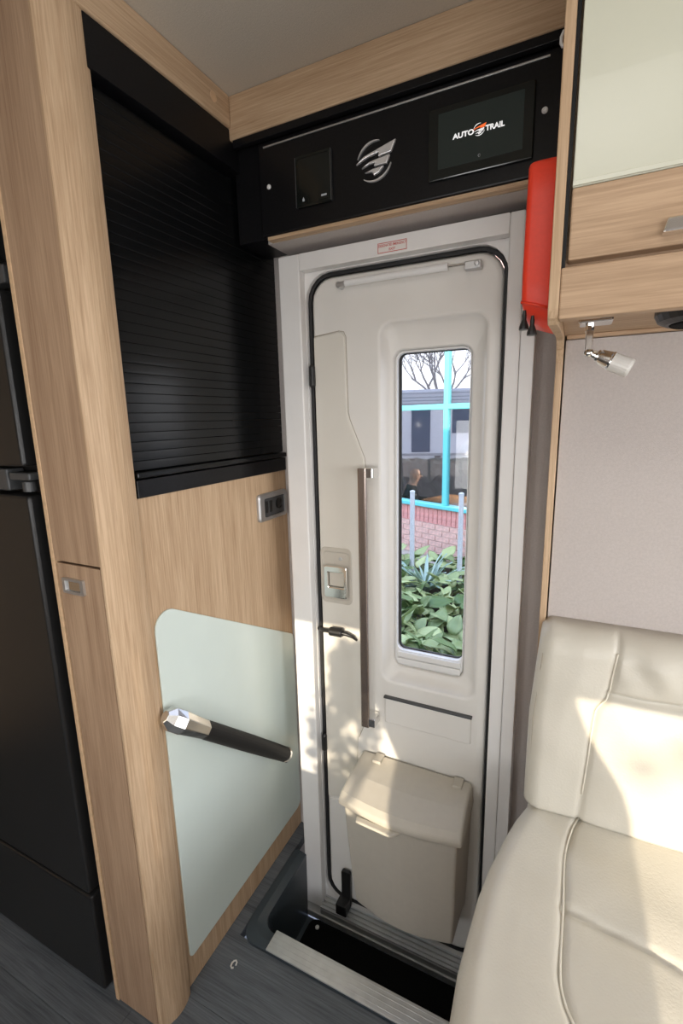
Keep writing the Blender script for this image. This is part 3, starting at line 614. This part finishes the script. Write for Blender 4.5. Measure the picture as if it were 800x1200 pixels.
# black speaker under the locker
sk = thing('speaker', 'flat black round speaker under the oak locker at the right edge', 'speaker', (0.80, -0.28, 1.41))
obj('housing', lambda bm: lathe(bm, [(0, 0.046), (0.004, 0.054), (0.012, 0.058), (0.0265, 0.058)], (0.800, -0.300, 1.4168), (0, 0, 1), 32), 'black', sk, smooth=False)
obj('grille', lambda bm: lathe(bm, [(0, 0.040), (0.002, 0.042)], (0.800, -0.300, 1.4150), (0, 0, 1), 24), 'mat', sk)

# ---------------------------------------------------------------- sofa
sf = thing('sofa', 'cream leather bench sofa with piped seams below the overhead locker', 'sofa', (1.0, -0.45, 0))
SZ = 0.565
def left_edge(y):   # seat outline at its left side
    t = [(-0.088, 0.632), (-0.155, 0.6245), (-0.20, 0.608), (-0.255, 0.593), (-0.32, 0.579), (-0.38, 0.570), (-0.50, 0.5635), (-0.60, 0.568), (-0.75, 0.59), (-0.80, 0.60)]
    for (ya, xa), (yb, xb) in zip(t[:-1], t[1:]):
        if yb <= y <= ya: return xa+(xb-xa)*(y-ya)/(yb-ya)
    return t[-1][1]
def seg_d(px, py, pl):
    best = 9
    for (ax_, ay_), (bx_, by_) in zip(pl[:-1], pl[1:]):
        dx, dy = bx_-ax_, by_-ay_; t = max(0, min(1, ((px-ax_)*dx+(py-ay_)*dy)/(dx*dx+dy*dy)))
        best = min(best, math.hypot(px-ax_-t*dx, py-ay_-t*dy))
    return best
SEAM1 = [(0.727, -0.10), (0.7215, -0.152), (0.706, -0.195), (0.695, -0.262), (0.6945, -0.36), (0.693, -0.455), (0.700, -0.490), (0.716, -0.525), (0.722, -0.60), (0.722, -0.79)]
SEAM2 = [(0.6945, -0.358), (0.80, -0.372), (0.872, -0.392), (1.0, -0.41), (1.55, -0.42)]
def b_seat(bm):
    ny, nx = 110, 210; V = []
    for j in range(ny+1):
        y = -0.088-(0.80-0.088)*j/ny; L = left_edge(y); row = []
        for i in range(nx+1):
            u = i/nx; u = u**1.5
            x = L+(1.58-L)*u
            e = min(x-L, (y+0.80))
            r = 0.035
            z = SZ
            if e < r: z -= r-math.sqrt(max(0, r*r-(r-e)**2))
            d1 = seg_d(x, y, SEAM1); d2 = seg_d(x, y, SEAM2)
            z -= 0.005*math.exp(-(d1/0.005)**2)+0.007*math.exp(-(d2/0.006)**2)
            z += 0.005*min(1, min(d1, d2)/0.06)**0.6
            z += 0.0015*math.sin(x*37+y*21)*math.sin(y*29-x*13)
            row.append(bm.verts.new((x, y, z)))
        V.append(row)
    for j in range(ny):
        for i in range(nx): bm.faces.new([V[j][i], V[j][i+1], V[j+1][i+1], V[j+1][i]])
    # skirt
    bd = [r[0] for r in V]+V[-1][1:]+[r[-1] for r in V[::-1]][1:]+V[0][::-1][1:-1]
    prev = bd
    for dz, pull in ((0.06, 0.0), (0.13, 0.006), (0.15, 0.012)):
        cur = []
        for v in bd:
            cx, cy = 1.05, -0.45; d = Vector((cx-v.co.x, cy-v.co.y, 0)).normalized()
            cur.append(bm.verts.new((v.co.x+d.x*pull, v.co.y+d.y*pull, SZ-0.035-dz+0.0)))
        for i in range(len(bd)): bm.faces.new([prev[i], prev[(i+1) % len(bd)], cur[(i+1) % len(bd)], cur[i]])
        prev = cur
    bm.faces.new(prev)
sc_ = obj('seat_cushion', b_seat, 'leather', sf, smooth=True)
def seat_z(x, y):
    d1 = seg_d(x, y, SEAM1); d2 = seg_d(x, y, SEAM2)
    return SZ-0.003*math.exp(-(d1/0.005)**2)+0.005*min(1, min(d1, d2)/0.06)**0.6
def dens(pl, n=8):
    out = []
    P = [Vector((*p, 0)) for p in pl]
    for i in range(len(P)-1):
        p0 = P[max(i-1, 0)]; p1 = P[i]; p2 = P[i+1]; p3 = P[min(i+2, len(P)-1)]
        for k in range(n):
            t = k/n
            q = 0.5*((2*p1)+(-p0+p2)*t+(2*p0-5*p1+4*p2-p3)*t*t+(-p0+3*p1-3*p2+p3)*t**3); out.append((q.x, q.y))
    out.append(pl[-1]); return out
SEAM1 = dens(SEAM1[1:])
obj('piping', lambda bm: tube(bm, [(x, y, seat_z(x, y)+0.0018) for x, y in SEAM1], 0.0017, 8), 'piping', sc_, smooth=True)
obj('stitching', lambda bm: tube(bm, [(left_edge(-0.16-0.01*k)+0.010, -0.16-0.01*k, SZ-0.0096) for k in range(60)], 0.0009, 6), 'stitch', sc_, smooth=True)
obj('stitching', lambda bm: tube(bm, [(left_edge(-0.16-0.01*k)+0.0035, -0.16-0.01*k, SZ-0.0195) for k in range(60)], 0.0009, 6), 'stitch', sc_, smooth=True)
bobj('base', (0.63, 1.56, -0.76, -0.088, 0.0005, SZ-0.19), 'oak_v', sf, 0.002)
# back cushion: height field over (x, z), front towards -y
BSV = [(0.757, 0.94), (0.755, 0.90), (0.750, 0.86), (0.746, 0.822), (0.737, 0.806), (0.729, 0.79), (0.7255, 0.75), (0.722, 0.68), (0.718, 0.62), (0.714, 0.55)]
BSH = [(0.746, 0.824), (0.80, 0.823), (0.852, 0.825), (1.0, 0.828), (1.58, 0.83)]
def back_y(x, z):
    zt = 0.928
    y = -0.172+0.020*max(0, (z-0.58)/0.35)
    d1 = seg_d(x, z, BSV); d2 = seg_d(x, z, BSH)
    y += 0.004*math.exp(-(d1/0.005)**2)+0.009*math.exp(-(d2/0.006)**2)
    y -= 0.007*min(1, min(d1, d2)/0.05)**0.6
    y += 0.0018*math.sin(x*41+z*17)*math.sin(z*33-x*19)
    if z > 0.83 and x > 0.757: y += 0.003*math.sin((x+0.4*z)*95)*math.exp(-((z-0.875)/0.03)**2)
    e = zt-z; r = 0.045
    if e < r: y += r-math.sqrt(max(0, r*r-(r-e)**2))
    xl = 0.618+0.012*max(0, (z-0.75)/0.17)
    return y, xl
def b_back(bm):
    nx, nz = 230, 110; V = []
    for j in range(nz+1):
        t = j/nz; z = 0.5705+(0.928-0.5705)*(1-(1-t)**1.4)
        row = []
        for i in range(nx+1):
            u = (i/nx)**1.6
            _, xl = back_y(0.9, z); x = xl+(1.58-xl)*u
            y, _ = back_y(x, z)
            r = 0.03; e = x-xl; ecor = 0.03
            if e < r: y += (r-math.sqrt(max(0, r*r-(r-e)**2)))*1.0
            zz = z
            k = max(0, 1-(x-xl)/0.02)
            if z > 0.9: zz = z-0.012*k*k*(z-0.9)/0.028
            row.append(bm.verts.new((x, min(y, -0.090), zz)))
        V.append(row)
    for j in range(nz):
        for i in range(nx): bm.faces.new([V[j][i], V[j][i+1], V[j+1][i+1], V[j+1][i]])
    bd = V[0]+[r[-1] for r in V][1:]+V[-1][::-1][1:]+[r[0] for r in V[::-1]][1:-1]
    cur = [bm.verts.new((v.co.x, -0.0862, v.co.z)) for v in bd]
    for i in range(len(bd)): bm.faces.new([bd[i], bd[(i+1) % len(bd)], cur[(i+1) % len(bd)], cur[i]])
    bm.faces.new(cur)
bk = obj('back_cushion', b_back, 'leather', sf, smooth=True)
obj('piping', lambda bm: tube(bm, [(x, back_y(x, z)[0]-0.0032, z) for x, z in dens(BSV[1:-1], 6) if z > 0.573], 0.0015, 8), 'piping', bk, smooth=True)
obj('stitching', lambda bm: tube(bm, [(back_y(0.9, z)[1]+0.009, back_y(0.9, z)[0]+0.009, z) for z in [0.59+0.01*k for k in range(30)]], 0.0009, 6), 'stitch', bk, smooth=True)

# ================================================================ outside
GZ = -0.65
gy = struct(bobj('ground', (-40, 30, 0.2, 40, GZ-0.1, GZ), 'tarmac', bevel=0), 'grey paved yard outside the vehicle')
struct(bobj('ground_near', (-40, 30, -30, 0.2, GZ-0.1, GZ-0.001), 'tarmac', bevel=0), 'grey paving under the vehicle')
# cafe building, own frame: u along the wall (to the right), v into the building
FA = math.radians(-23); FO = Vector((-0.98, 5.0, GZ))
cb = thing('cafe_building', 'brick building with turquoise window frames seen through the door window', 'building', FO)
cb.rotation_euler = (0, 0, FA)
def cobj(name, build, mat, bevel=0, parent=None, **k):
    bm = bmesh.new(); build(bm); bmesh.ops.recalc_face_normals(bm, faces=bm.faces[:])
    me = bpy.data.meshes.new(name); bm.to_mesh(me); bm.free(); me.materials.append(M[mat])
    o = bpy.data.objects.new(name, me); COL.objects.link(o); o.parent = parent or cb
    if bevel:
        b = o.modifiers.new('bevel', 'BEVEL'); b.width = bevel; b.segments = 1; b.limit_method = 'ANGLE'
    return o
SILL = 0.80     # sill height above ground
cobj('wall_base', lambda bm: box(bm, -4.2, 4.2, 0.015, 0.25, 0, SILL-0.03), 'mortar')
def brickmesh(name, w, h, mat):
    bm = bmesh.new(); box(bm, 0, w, 0, 0.1, 0, h); bmesh.ops.bevel(bm, geom=bm.edges[:], offset=0.003, segments=1, affect='EDGES')
    me = bpy.data.meshes.new(name); bm.to_mesh(me); bm.free(); me.materials.append(M[mat]); return me
mb = brickmesh('brick', 0.215, 0.065, 'brick'); ms = brickmesh('brick', 0.063, 0.212, 'brickred')
def putbrick(me, x, z):
    o = bpy.data.objects.new('brick', me); COL.objects.link(o); o.parent = cb; o.location = (x, random.uniform(-0.002, 0.002), z)
x = -1.5
while x < 1.5:
    putbrick(ms, x, SILL-0.03-0.217); x += 0.073
z = SILL-0.03-0.217-0.075; r_ = 0
while z > 0.05:
    x = -1.5-(0.1125 if r_ % 2 else 0)
    while x < 1.4:
        putbrick(mb, x, z); x += 0.225
    z -= 0.075; r_ += 1
TOP = 3.2; TR = SILL+1.27
cobj('window_sill', lambda bm: box(bm, -4.2, 4.2, -0.04, 0.12, SILL-0.03, SILL+0.02), 'teal', 0.006)
cobj('window_transom', lambda bm: box(bm, -4.2, 4.2, 0.0, 0.07, TR-0.035, TR+0.03), 'teal', 0.006)
MU = [-2.42, -1.55, -0.68, 0.20, 1.08, 1.96]
for u in MU: cobj('window_mullion', lambda bm: box(bm, u-0.032, u+0.036, -0.004, 0.07, SILL+0.02, TOP), 'teal', 0.006)
for a, b in zip(MU[:-1], MU[1:]):
    for z0, z1 in ((SILL+0.02, TR-0.035), (TR+0.03, TOP)):
        cobj('window_pane', lambda bm: box(bm, a+0.036, b-0.032, 0.03, 0.036, z0, z1), 'cafeglass')
cobj('upper_wall', lambda bm: box(bm, -4.2, 4.2, 0.0, 0.25, TOP, 4.2), 'brick')
cobj('interior_back_wall', lambda bm: box(bm, -4.2, 4.2, 4.0, 4.1, -0.16, 4.2), 'cafewall')
cobj('interior_ceiling', lambda bm: box(bm, -4.2, 4.2, 0.08, 4.0, TR-0.02, TR+0.04), 'cafewall')  # ceiling set low to keep the sun off the back wall
cobj('upper_blocker', lambda bm: box(bm, -4.2, 4.2, 0.10, 0.12, TR+0.04, TOP), 'roofgrey')  # sheet added to close the upper panes to the sun
cobj('interior_side_wall', lambda bm: box(bm, -4.3, -4.2, 0, 4.1, 0, 4.2), 'cafewall')
cobj('interior_side_wall', lambda bm: box(bm, 4.2, 4.3, 0, 4.1, 0, 4.2), 'cafewall')
cobj('interior_floor', lambda bm: box(bm, -4.2, 4.2, 0.26, 4.0, -0.16, -0.11), 'cafefloor')
def cw(u, v, z):   # local cafe coordinates to the world
    return FO+Vector((u*math.cos(FA)-v*math.sin(FA), u*math.sin(FA)+v*math.cos(FA), z))
# tables in the cafe
def cafe_table(u, v, label, group):
    t = thing('cafe_table', label, 'table', cw(u, v, -0.11), group); t.rotation_euler = (0, 0, FA)
    cobj('tabletop', lambda bm: box(bm, -0.38, 0.38, -0.32, 0.32, 0.84, 0.88), 'tabletop', 0.004, t)
    cobj('pedestal', lambda bm: lathe(bm, [(0.03, 0.035), (0.84, 0.03)], (0, 0, 0), (0, 0, 1), 10), 'black', 0, t)
    cobj('foot', lambda bm: lathe(bm, [(0, 0.22), (0.015, 0.22), (0.03, 0.05)], (0, 0, 0), (0, 0, 1), 16), 'black', 0, t)
cafe_table(-0.12, 0.72, 'brown wooden cafe table in front of the seated person behind the window', None)
cafe_table(0.72, 0.95, 'wooden cafe table right of the turquoise mullion', None)
# person sitting at the window
ps = thing('person', 'bald person in a dark navy jacket seated behind the cafe window', 'person', cw(-0.84, 0.48, -0.11)); ps.rotation_euler = (0, 0, FA-0.9)
def skinmesh(name, verts, edges, mat, root=0):
    me = bpy.data.meshes.new(name); me.from_pydata([v[:3] for v in verts], edges, []); me.materials.append(M[mat])
    o = bpy.data.objects.new(name, me); COL.objects.link(o); o.parent = ps
    md = o.modifiers.new('skin', 'SKIN')
    for i, v in enumerate(verts):
        sv = me.skin_vertices[0].data[i]; sv.radius = (v[3], v[4] if len(v) > 4 else v[3]); sv.use_root = (i == root)
    s = o.modifiers.new('sub', 'SUBSURF'); s.levels = 1; s.render_levels = 2
    md.use_smooth_shade = True
    return o
body = skinmesh('body', [(0, 0, 0.52, 0.14, 0.11), (0, 0.02, 0.75, 0.13, 0.10), (0, 0.05, 0.98, 0.14, 0.09), (0, 0.08, 1.08, 0.055), (0, 0.11, 1.15, 0.075, 0.085), (0, 0.12, 1.23, 0.082, 0.095), (0, 0.11, 1.30, 0.05, 0.06),
     (0.19, 0.05, 0.99, 0.06), (0.25, 0.14, 0.78, 0.045), (0.12, 0.36, 0.80, 0.035), (0.06, 0.42, 0.80, 0.035), (-0.19, 0.05, 0.99, 0.06), (-0.25, 0.14, 0.78, 0.045), (-0.12, 0.36, 0.80, 0.035), (-0.06, 0.42, 0.80, 0.035),
     (0.10, 0.05, 0.50, 0.08), (0.12, 0.45, 0.50, 0.062), (0.12, 0.42, 0.08, 0.045), (0.12, 0.55, 0.04, 0.035), (-0.10, 0.05, 0.50, 0.08), (-0.12, 0.45, 0.50, 0.062), (-0.12, 0.42, 0.08, 0.045), (-0.12, 0.55, 0.04, 0.035)],
     [(0,1),(1,2),(2,3),(3,4),(4,5),(5,6),(2,7),(7,8),(8,9),(9,10),(2,11),(11,12),(12,13),(13,14),(0,15),(15,16),(16,17),(17,18),(0,19),(19,20),(20,21),(21,22)], 'skin')
skinmesh('jacket', [(0, 0, 0.46, 0.17, 0.135), (0, 0.02, 0.75, 0.165, 0.13), (0, 0.05, 0.98, 0.165, 0.115), (0, 0.07, 1.06, 0.075),
     (0.20, 0.05, 0.99, 0.08), (0.26, 0.14, 0.78, 0.065), (0.14, 0.33, 0.80, 0.05), (-0.20, 0.05, 0.99, 0.08), (-0.26, 0.14, 0.78, 0.065), (-0.14, 0.33, 0.80, 0.05)],
     [(0,1),(1,2),(2,3),(2,4),(4,5),(5,6),(2,7),(7,8),(8,9)], 'jacket')
skinmesh('trousers', [(0, 0, 0.49, 0.155, 0.125), (0.10, 0.05, 0.50, 0.10), (0.12, 0.45, 0.50, 0.08), (0.12, 0.42, 0.12, 0.065), (-0.10, 0.05, 0.50, 0.10), (-0.12, 0.45, 0.50, 0.08), (-0.12, 0.42, 0.12, 0.065)],
     [(0,1),(1,2),(2,3),(0,4),(4,5),(5,6)], 'trousers')
for s in (-1, 1):
    cobj('ear', lambda bm: lathe(bm, [(0, 0.012), (0.006, 0.022), (0.014, 0.018)], (s*0.078, 0.10, 1.20), (s, -0.3, 0), 12), 'skin', 0, ps)
    cobj('eye', lambda bm: lathe(bm, [(0, 0.010), (0.006, 0.009), (0.01, 0.004)], (s*0.032, 0.195, 1.215), (0, 1, 0), 12), 'dark', 0, ps)
cobj('nose', lambda bm: lathe(bm, [(0, 0.018), (0.02, 0.014), (0.03, 0.006)], (0, 0.195, 1.185), (0, 1, -0.2), 10), 'skin', 0, ps)
cobj('mouth', lambda bm: box(bm, -0.024, 0.024, 0.185, 0.200, 1.145, 1.152), 'brickred', 0.002, ps)
cr_ = thing('cafe_chair', 'dark chair carrying the seated person in the cafe', 'chair', cw(-0.84, 0.48, -0.11)); cr_.rotation_euler = (0, 0, FA-0.9)
cobj('seat', lambda bm: box(bm, -0.21, 0.21, -0.18, 0.24, 0.33, 0.362), 'black', 0.005, cr_)
cobj('backrest', lambda bm: box(bm, -0.2, 0.2, -0.215, -0.19, 0.33, 0.85), 'black', 0.005, cr_)
for a in (-0.18, 0.18):
    for b in (-0.16, 0.21): cobj('leg', lambda bm: lathe(bm, [(0, 0.014), (0.33, 0.016)], (a, b, 0), (0, 0, 1), 8), 'black', 0, cr_)

pl = thing('fill_lamp', 'small hanging lamp added to brighten the person in the cafe', 'lamp', cw(-0.2, 1.1, TR-0.62)); pl.rotation_euler = (0, 0, FA)  # lamp added to brighten the seated person
cobj('shade', lambda bm: lathe(bm, [(0.0, 0.14), (0.10, 0.08), (0.15, 0.03)], (0, 0, 0), (0, 0, 1), 18), 'winframe', 0, pl)
cobj('cord', lambda bm: tube(bm, [(0, 0, 0.14), (0, 0, 0.60)], 0.006, 6), 'black', 0, pl)
light('fill_bulb', 'POINT', cw(-0.2, 1.1, TR-0.68), (0, 0, 0), 45, (1.0, 0.88, 0.74)).data.shadow_soft_size = 0.05  # point lamp added as fill for the cafe room
# two pale posts in the bed
for i, (x, y, lab) in enumerate(((-0.892, 3.9, 'pale grey metal post left, in front of the brick wall'), (-0.360, 3.9, 'pale grey metal post right, in front of the brick wall'))):
    t = thing('bed_post', lab, 'post', (x, y, GZ), 'posts in the flower bed')
    obj('shaft', lambda bm: lathe(bm, [(0, 0.027), (1.145, 0.026)], (x, y, GZ), (0, 0, 1), 14), 'postw', t)
    obj('cap', lambda bm: lathe(bm, [(0, 0.029), (0.012, 0.029), (0.02, 0.015)], (x, y, GZ+1.145), (0, 0, 1), 14), 'postw', t)
# raised soil of the bed
tag(obj('flower_bed', lambda bm: prism(bm, [(-2.6, 2.0), (1.2, 1.85), (1.2, 3.9), (-2.3, 5.45)], 'z', GZ, GZ+0.05), 'earth'), 'dark soil of the flower bed before the brick wall', 'flower bed')
tag(obj('kerb', lambda bm: prism(bm, [(-2.6, 1.87), (1.2, 1.72), (1.2, 1.845), (-2.6, 1.995)], 'z', GZ, GZ+0.09), 'mortar', bevel=0.01), 'pale kerb stone along the front of the flower bed', 'kerb')
# broad-leaved plants
def leafmesh(name, L, Wd, fold, curl, mat):
    bm = bmesh.new(); n = 7; rows = []
    for k in range(n+1):
        t = k/n; w = Wd*math.sin(math.pi*min(1, 0.06+0.94*t)**0.8)**0.75*0.5 if k < n else 0.002
        y = L*t; z = -curl*t*t*L
        rows.append([bm.verts.new((s*w, y, z+fold*abs(s)*w+0.006*math.sin(9*t+s))) for s in (-1, -0.5, 0, 0.5, 1)])
    for a, b in zip(rows[:-1], rows[1:]):
        for i in range(4): bm.faces.new([a[i], a[i+1], b[i+1], b[i]])
    r = bmesh.ops.extrude_face_region(bm, geom=bm.faces[:])
    bmesh.ops.translate(bm, verts=[e for e in r['geom'] if isinstance(e, bmesh.types.BMVert)], vec=(0, 0, -0.0025))
    me = bpy.data.meshes.new(name); bm.to_mesh(me); bm.free(); me.materials.append(M[mat])
    for p in me.polygons: p.use_smooth = True
    return me
LM = [leafmesh('leaf', 0.20, 0.13, 0.35, 0.25, 'leaf'), leafmesh('leaf', 0.24, 0.14, 0.25, 0.45, 'leaf'), leafmesh('leaf', 0.17, 0.125, 0.5, 0.15, 'leaf')]
LS = [leafmesh('blade', 0.34, 0.030, 0.6, 0.35, 'leaf_s'), leafmesh('blade', 0.28, 0.026, 0.6, 0.6, 'leaf_s')]
def plant(x, y, label, group, n, meshes, h, name='leafy_plant', blade=False, sc=1.0):
    t = thing(name, label, 'plant', (x, y, GZ+0.05), group)
    obj('stem', lambda bm: tube(bm, [(x, y, GZ+0.051), (x+0.01, y, GZ+0.05+h*0.6)], [0.018, 0.010], 7), 'stem', t)
    for k in range(n):
        a = 2.399*k+random.uniform(-.4, .4); q = k/n
        o = bpy.data.objects.new(meshes[0].name.split('.')[0], random.choice(meshes)); COL.objects.link(o); o.parent = t
        r = (0.02 if blade else 0.05+0.10*(1-q))*sc
        hh = h*(0.35+0.65*q)
        if blade: hh = 0.02+0.06*q
        o.location = (r*math.sin(-a), r*math.cos(a), hh)
        o.rotation_euler = (random.uniform(0.7, 1.35) if blade else random.uniform(-0.2, 1.1)*(0.6+0.6*q), random.uniform(-.35, .35), a)
        s = sc*random.uniform(0.8, 1.15); o.scale = (s, s, s)
    return t
spots = []
rows = [(2.15, 6), (2.42, 7), (2.75, 8), (3.1, 8), (3.45, 8), (3.85, 8), (4.3, 8)]
for y, c in rows:
    xc = 0.66-(y+1.036)*0.272
    half = 0.115*(y+1.036)
    for i in range(c):
        spots.append((xc-half+2*half*(i+0.5)/c+random.uniform(-.05, .05), y+random.uniform(-.09, .09)))
ROWN = ('front row nearest the kerb', 'second row behind the kerb', 'third row behind the kerb', 'row before the spiky plant', 'row beside the spiky plant', 'row between the two pale posts', 'back row at the foot of the bricks')
ROWL = {q: 'broad-leaved green plant in the '+ROWN[q] for q in range(7)}
for x, y in spots:
    if abs(x+0.64) < 0.16 and 3.25 < y < 3.95: continue
    if y > 5.0-0.42*(x+0.98)-0.25: continue
    ri = min(range(7), key=lambda q: abs(rows[q][0]-y))
    plant(x, y, ROWL[ri], 'bed plants, '+ROWN[ri], random.choice((6, 7, 8)), LM, random.uniform(0.20, 0.34), sc=random.uniform(0.8, 1.05))
plant(-0.68, 3.70, 'silvery spiky plant amid the broad-leaved plants', None, 34, LS, 0.2, 'spiky_plant', True, 1.35)

# parked white vehicle and bare tree, mirrored in the cafe window
pv = thing('parked_motorhome', 'white parked vehicle mirrored in the cafe window', 'motorhome', (-12.6, -1.3, GZ)); pv.rotation_euler = (0, 0, math.radians(118.6))
cobj('body', lambda bm: box(bm, -3.6, 3.6, -1.1, 1.1, 0.45, 2.35), 'vanwhite', 0.1, pv)
cobj('roof', lambda bm: box(bm, -3.5, 3.5, -1.15, 1.05, 2.35, 2.92), 'roofgrey', 0.08, pv)
for zz in (2.5, 2.62, 2.76): cobj('awning_ridge', lambda bm: box(bm, -3.45, 3.45, -1.165, -1.151, zz, zz+0.025), 'vanglass', 0.004, pv)
for a, b, c, d in ((-2.9, -2.3, 1.4, 2.1), (-1.5, -0.75, 1.3, 2.2), (0.05, 0.75, 0.6, 2.25), (1.3, 1.75, 1.5, 2.2), (2.2, 3.0, 1.4, 2.1)):
    cobj('window', lambda bm: box(bm, a, b, -1.13, -1.101, c, d), 'vanglass', 0.01, pv)
for xx in (-2.4, 2.4):
    for yy in (-0.95, 0.95): cobj('wheel', lambda bm: lathe(bm, [(-0.1, 0.25), (-0.1, 0.33), (0.1, 0.33), (0.1, 0.25)], (xx, yy, 0.33), (0, 1, 0), 18), 'black', 0, pv)
tr_ = thing('bare_tree', 'leafless tree mirrored at the top of the cafe window', 'tree', (-15.4, -3.2, GZ))
def b_tree(bm):
    def br(p, d, L, r, lv):
        q = p+d*L; tube(bm, [p, p+d*L*0.5+Vector((random.uniform(-.05, .05)*L, random.uniform(-.05, .05)*L, 0)), q], [r, r*0.85, r*0.7], 5)
        if lv == 0: return
        for _ in range(3 if lv > 1 else 4):
            nd = (d+Vector((random.uniform(-.8, .8), random.uniform(-.8, .8), random.uniform(-.1, .6)))).normalized()
            br(q-d*L*random.uniform(0, .35), nd, L*random.uniform(.55, .8), r*0.55, lv-1)
    br(Vector((-15.4, -3.2, GZ)), Vector((0, 0, 1)), 2.6, 0.16, 5)
obj('trunk', b_tree, 'bark', tr_)

# unseen leaf cluster added outside the small opening to dapple shade on the door
sb = thing('shrub', 'unseen leaf cluster added to dapple the sun on the entrance door', 'shrub', (0.12, -3.1, GZ-0.001))
obj('stem', lambda bm: [tube(bm, [(0.12, -3.1, GZ), (0.12+dx*0.4, -3.1, 0.6), (0.12+dx, -3.1, 1.3)], [0.025, 0.018, 0.008], 6) for dx in (0.0,)], 'bark', sb)
def b_fol(bm):
    rg = random.Random(3)
    def q(c, s):
        a = Vector((rg.uniform(-1, 1), rg.uniform(-1, 1), rg.uniform(-1, 1))).normalized(); b = a.orthogonal().normalized(); cc2 = a.cross(b)
        bm.faces.new([bm.verts.new(c+b*s), bm.verts.new(c+cc2*s*0.55), bm.verts.new(c-b*s), bm.verts.new(c-cc2*s*0.55)])
    for _ in range(420):   # dense head
        t = rg.uniform(0, 6.283); r = math.sqrt(rg.random())
        q(Vector((0.155+0.060*r*math.cos(t), -3.1+rg.uniform(-.15, .15), 1.395+0.085*r*math.sin(t))), 0.03)
    for _ in range(230):   # looser growth below
        q(Vector((rg.uniform(0.03, 0.24), -3.1+rg.uniform(-.3, .3), rg.uniform(1.02, 1.32))), 0.028)
    for _ in range(500):
        q(Vector((rg.uniform(-0.6, 0.6), -3.1+rg.uniform(-.3, .3), rg.uniform(-0.5, 1.02))), 0.045)
fo = obj('foliage', b_fol, 'leaf', sb); fo['kind'] = 'stuff'
# dark clipped mass added to darken low reflections in the cafe window
def b_reflection_hedge(bm):
    bmesh.ops.create_grid(bm, x_segments=40, y_segments=10, size=0.5)
    bm.clear()
    n1, n2 = 60, 22
    prof = []
    for k in range(n2+1):
        t = k/n2*math.pi; prof.append((0.45*math.cos(t)*min(1, 1.3*abs(math.cos(t))**0.3+0.2), 0.95*min(1, 1.25*math.sin(t))))
    rg = random.Random(5); V = []
    c = Vector((-5.4, 2.9, GZ)); u = Vector((-0.42, 0.90, 0)); w = Vector((0.90, 0.42, 0))
    for i in range(n1+1):
        V.append([bm.verts.new(c+u*(-3+6*i/n1)+w*(a+rg.uniform(-.05, .05))+Vector((0, 0, max(0, z+rg.uniform(-.05, .05))))) for a, z in prof])
    for i in range(n1):
        for k in range(n2): bm.faces.new([V[i][k], V[i+1][k], V[i+1][k+1], V[i][k+1]])
tag(obj('hedge', b_reflection_hedge, plain('reflection_hedge_green', (0.02, 0.032, 0.016), 0.9, noise=0.5, nscale=30)), 'dark clipped mass added to darken the cafe window reflection', 'hedge')

gt = thing('blocker_tree', 'unseen leafy tree added to blotch the sun on the sofa', 'tree', (2.7, -9.0, GZ-0.001))  # unseen tree added to cast a blurred shadow on the sofa sun patch
obj('trunk', lambda bm: tube(bm, [(2.7, -9.0, GZ), (2.65, -9.0, 1.6), (2.75, -9.0, 3.4)], [0.11, 0.09, 0.04], 8), 'bark', gt)
obj('branch', lambda bm: tube(bm, [(2.66, -9.0, 2.3), (1.9, -9.0, 2.38), (1.15, -9.0, 2.9)], [0.035, 0.022, 0.008], 6), 'bark', gt)
def b_crown(bm):
    rg = random.Random(9)
    def q(c, s):
        a = Vector((rg.uniform(-1, 1), rg.uniform(-1, 1), rg.uniform(-1, 1))).normalized(); b = a.orthogonal().normalized(); c2 = a.cross(b)
        bm.faces.new([bm.verts.new(c+b*s), bm.verts.new(c+c2*s*0.55), bm.verts.new(c-b*s), bm.verts.new(c-c2*s*0.55)])
    for _ in range(34): q(Vector((rg.gauss(0.98, 0.075), -9+rg.uniform(-.3, .3), rg.gauss(2.90, 0.05))), 0.05)
    for _ in range(1500):
        v = Vector((rg.gauss(0, 1), rg.gauss(0, 1), rg.gauss(0, 1))).normalized()*rg.random()**0.4
        q(Vector((2.75+0.85*v.x, -9+0.85*v.y, 3.5+0.85*v.z)), 0.08)
cw_ = obj('foliage', b_crown, 'leaf', gt); cw_['kind'] = 'stuff'

# small clear plastic clip lying on the floor by the partition
pc = thing('plastic_clip', 'tiny clear plastic clip on the dark floor near the step', 'clip', (-0.005, -0.335, 0.0))
obj('clip_ring', lambda bm: tube(bm, [(-0.005+0.006*math.cos(t*0.785), -0.335+0.009*math.sin(t*0.785), 0.0025) for t in range(8)], 0.002, 6), 'frost', pc, smooth=True)
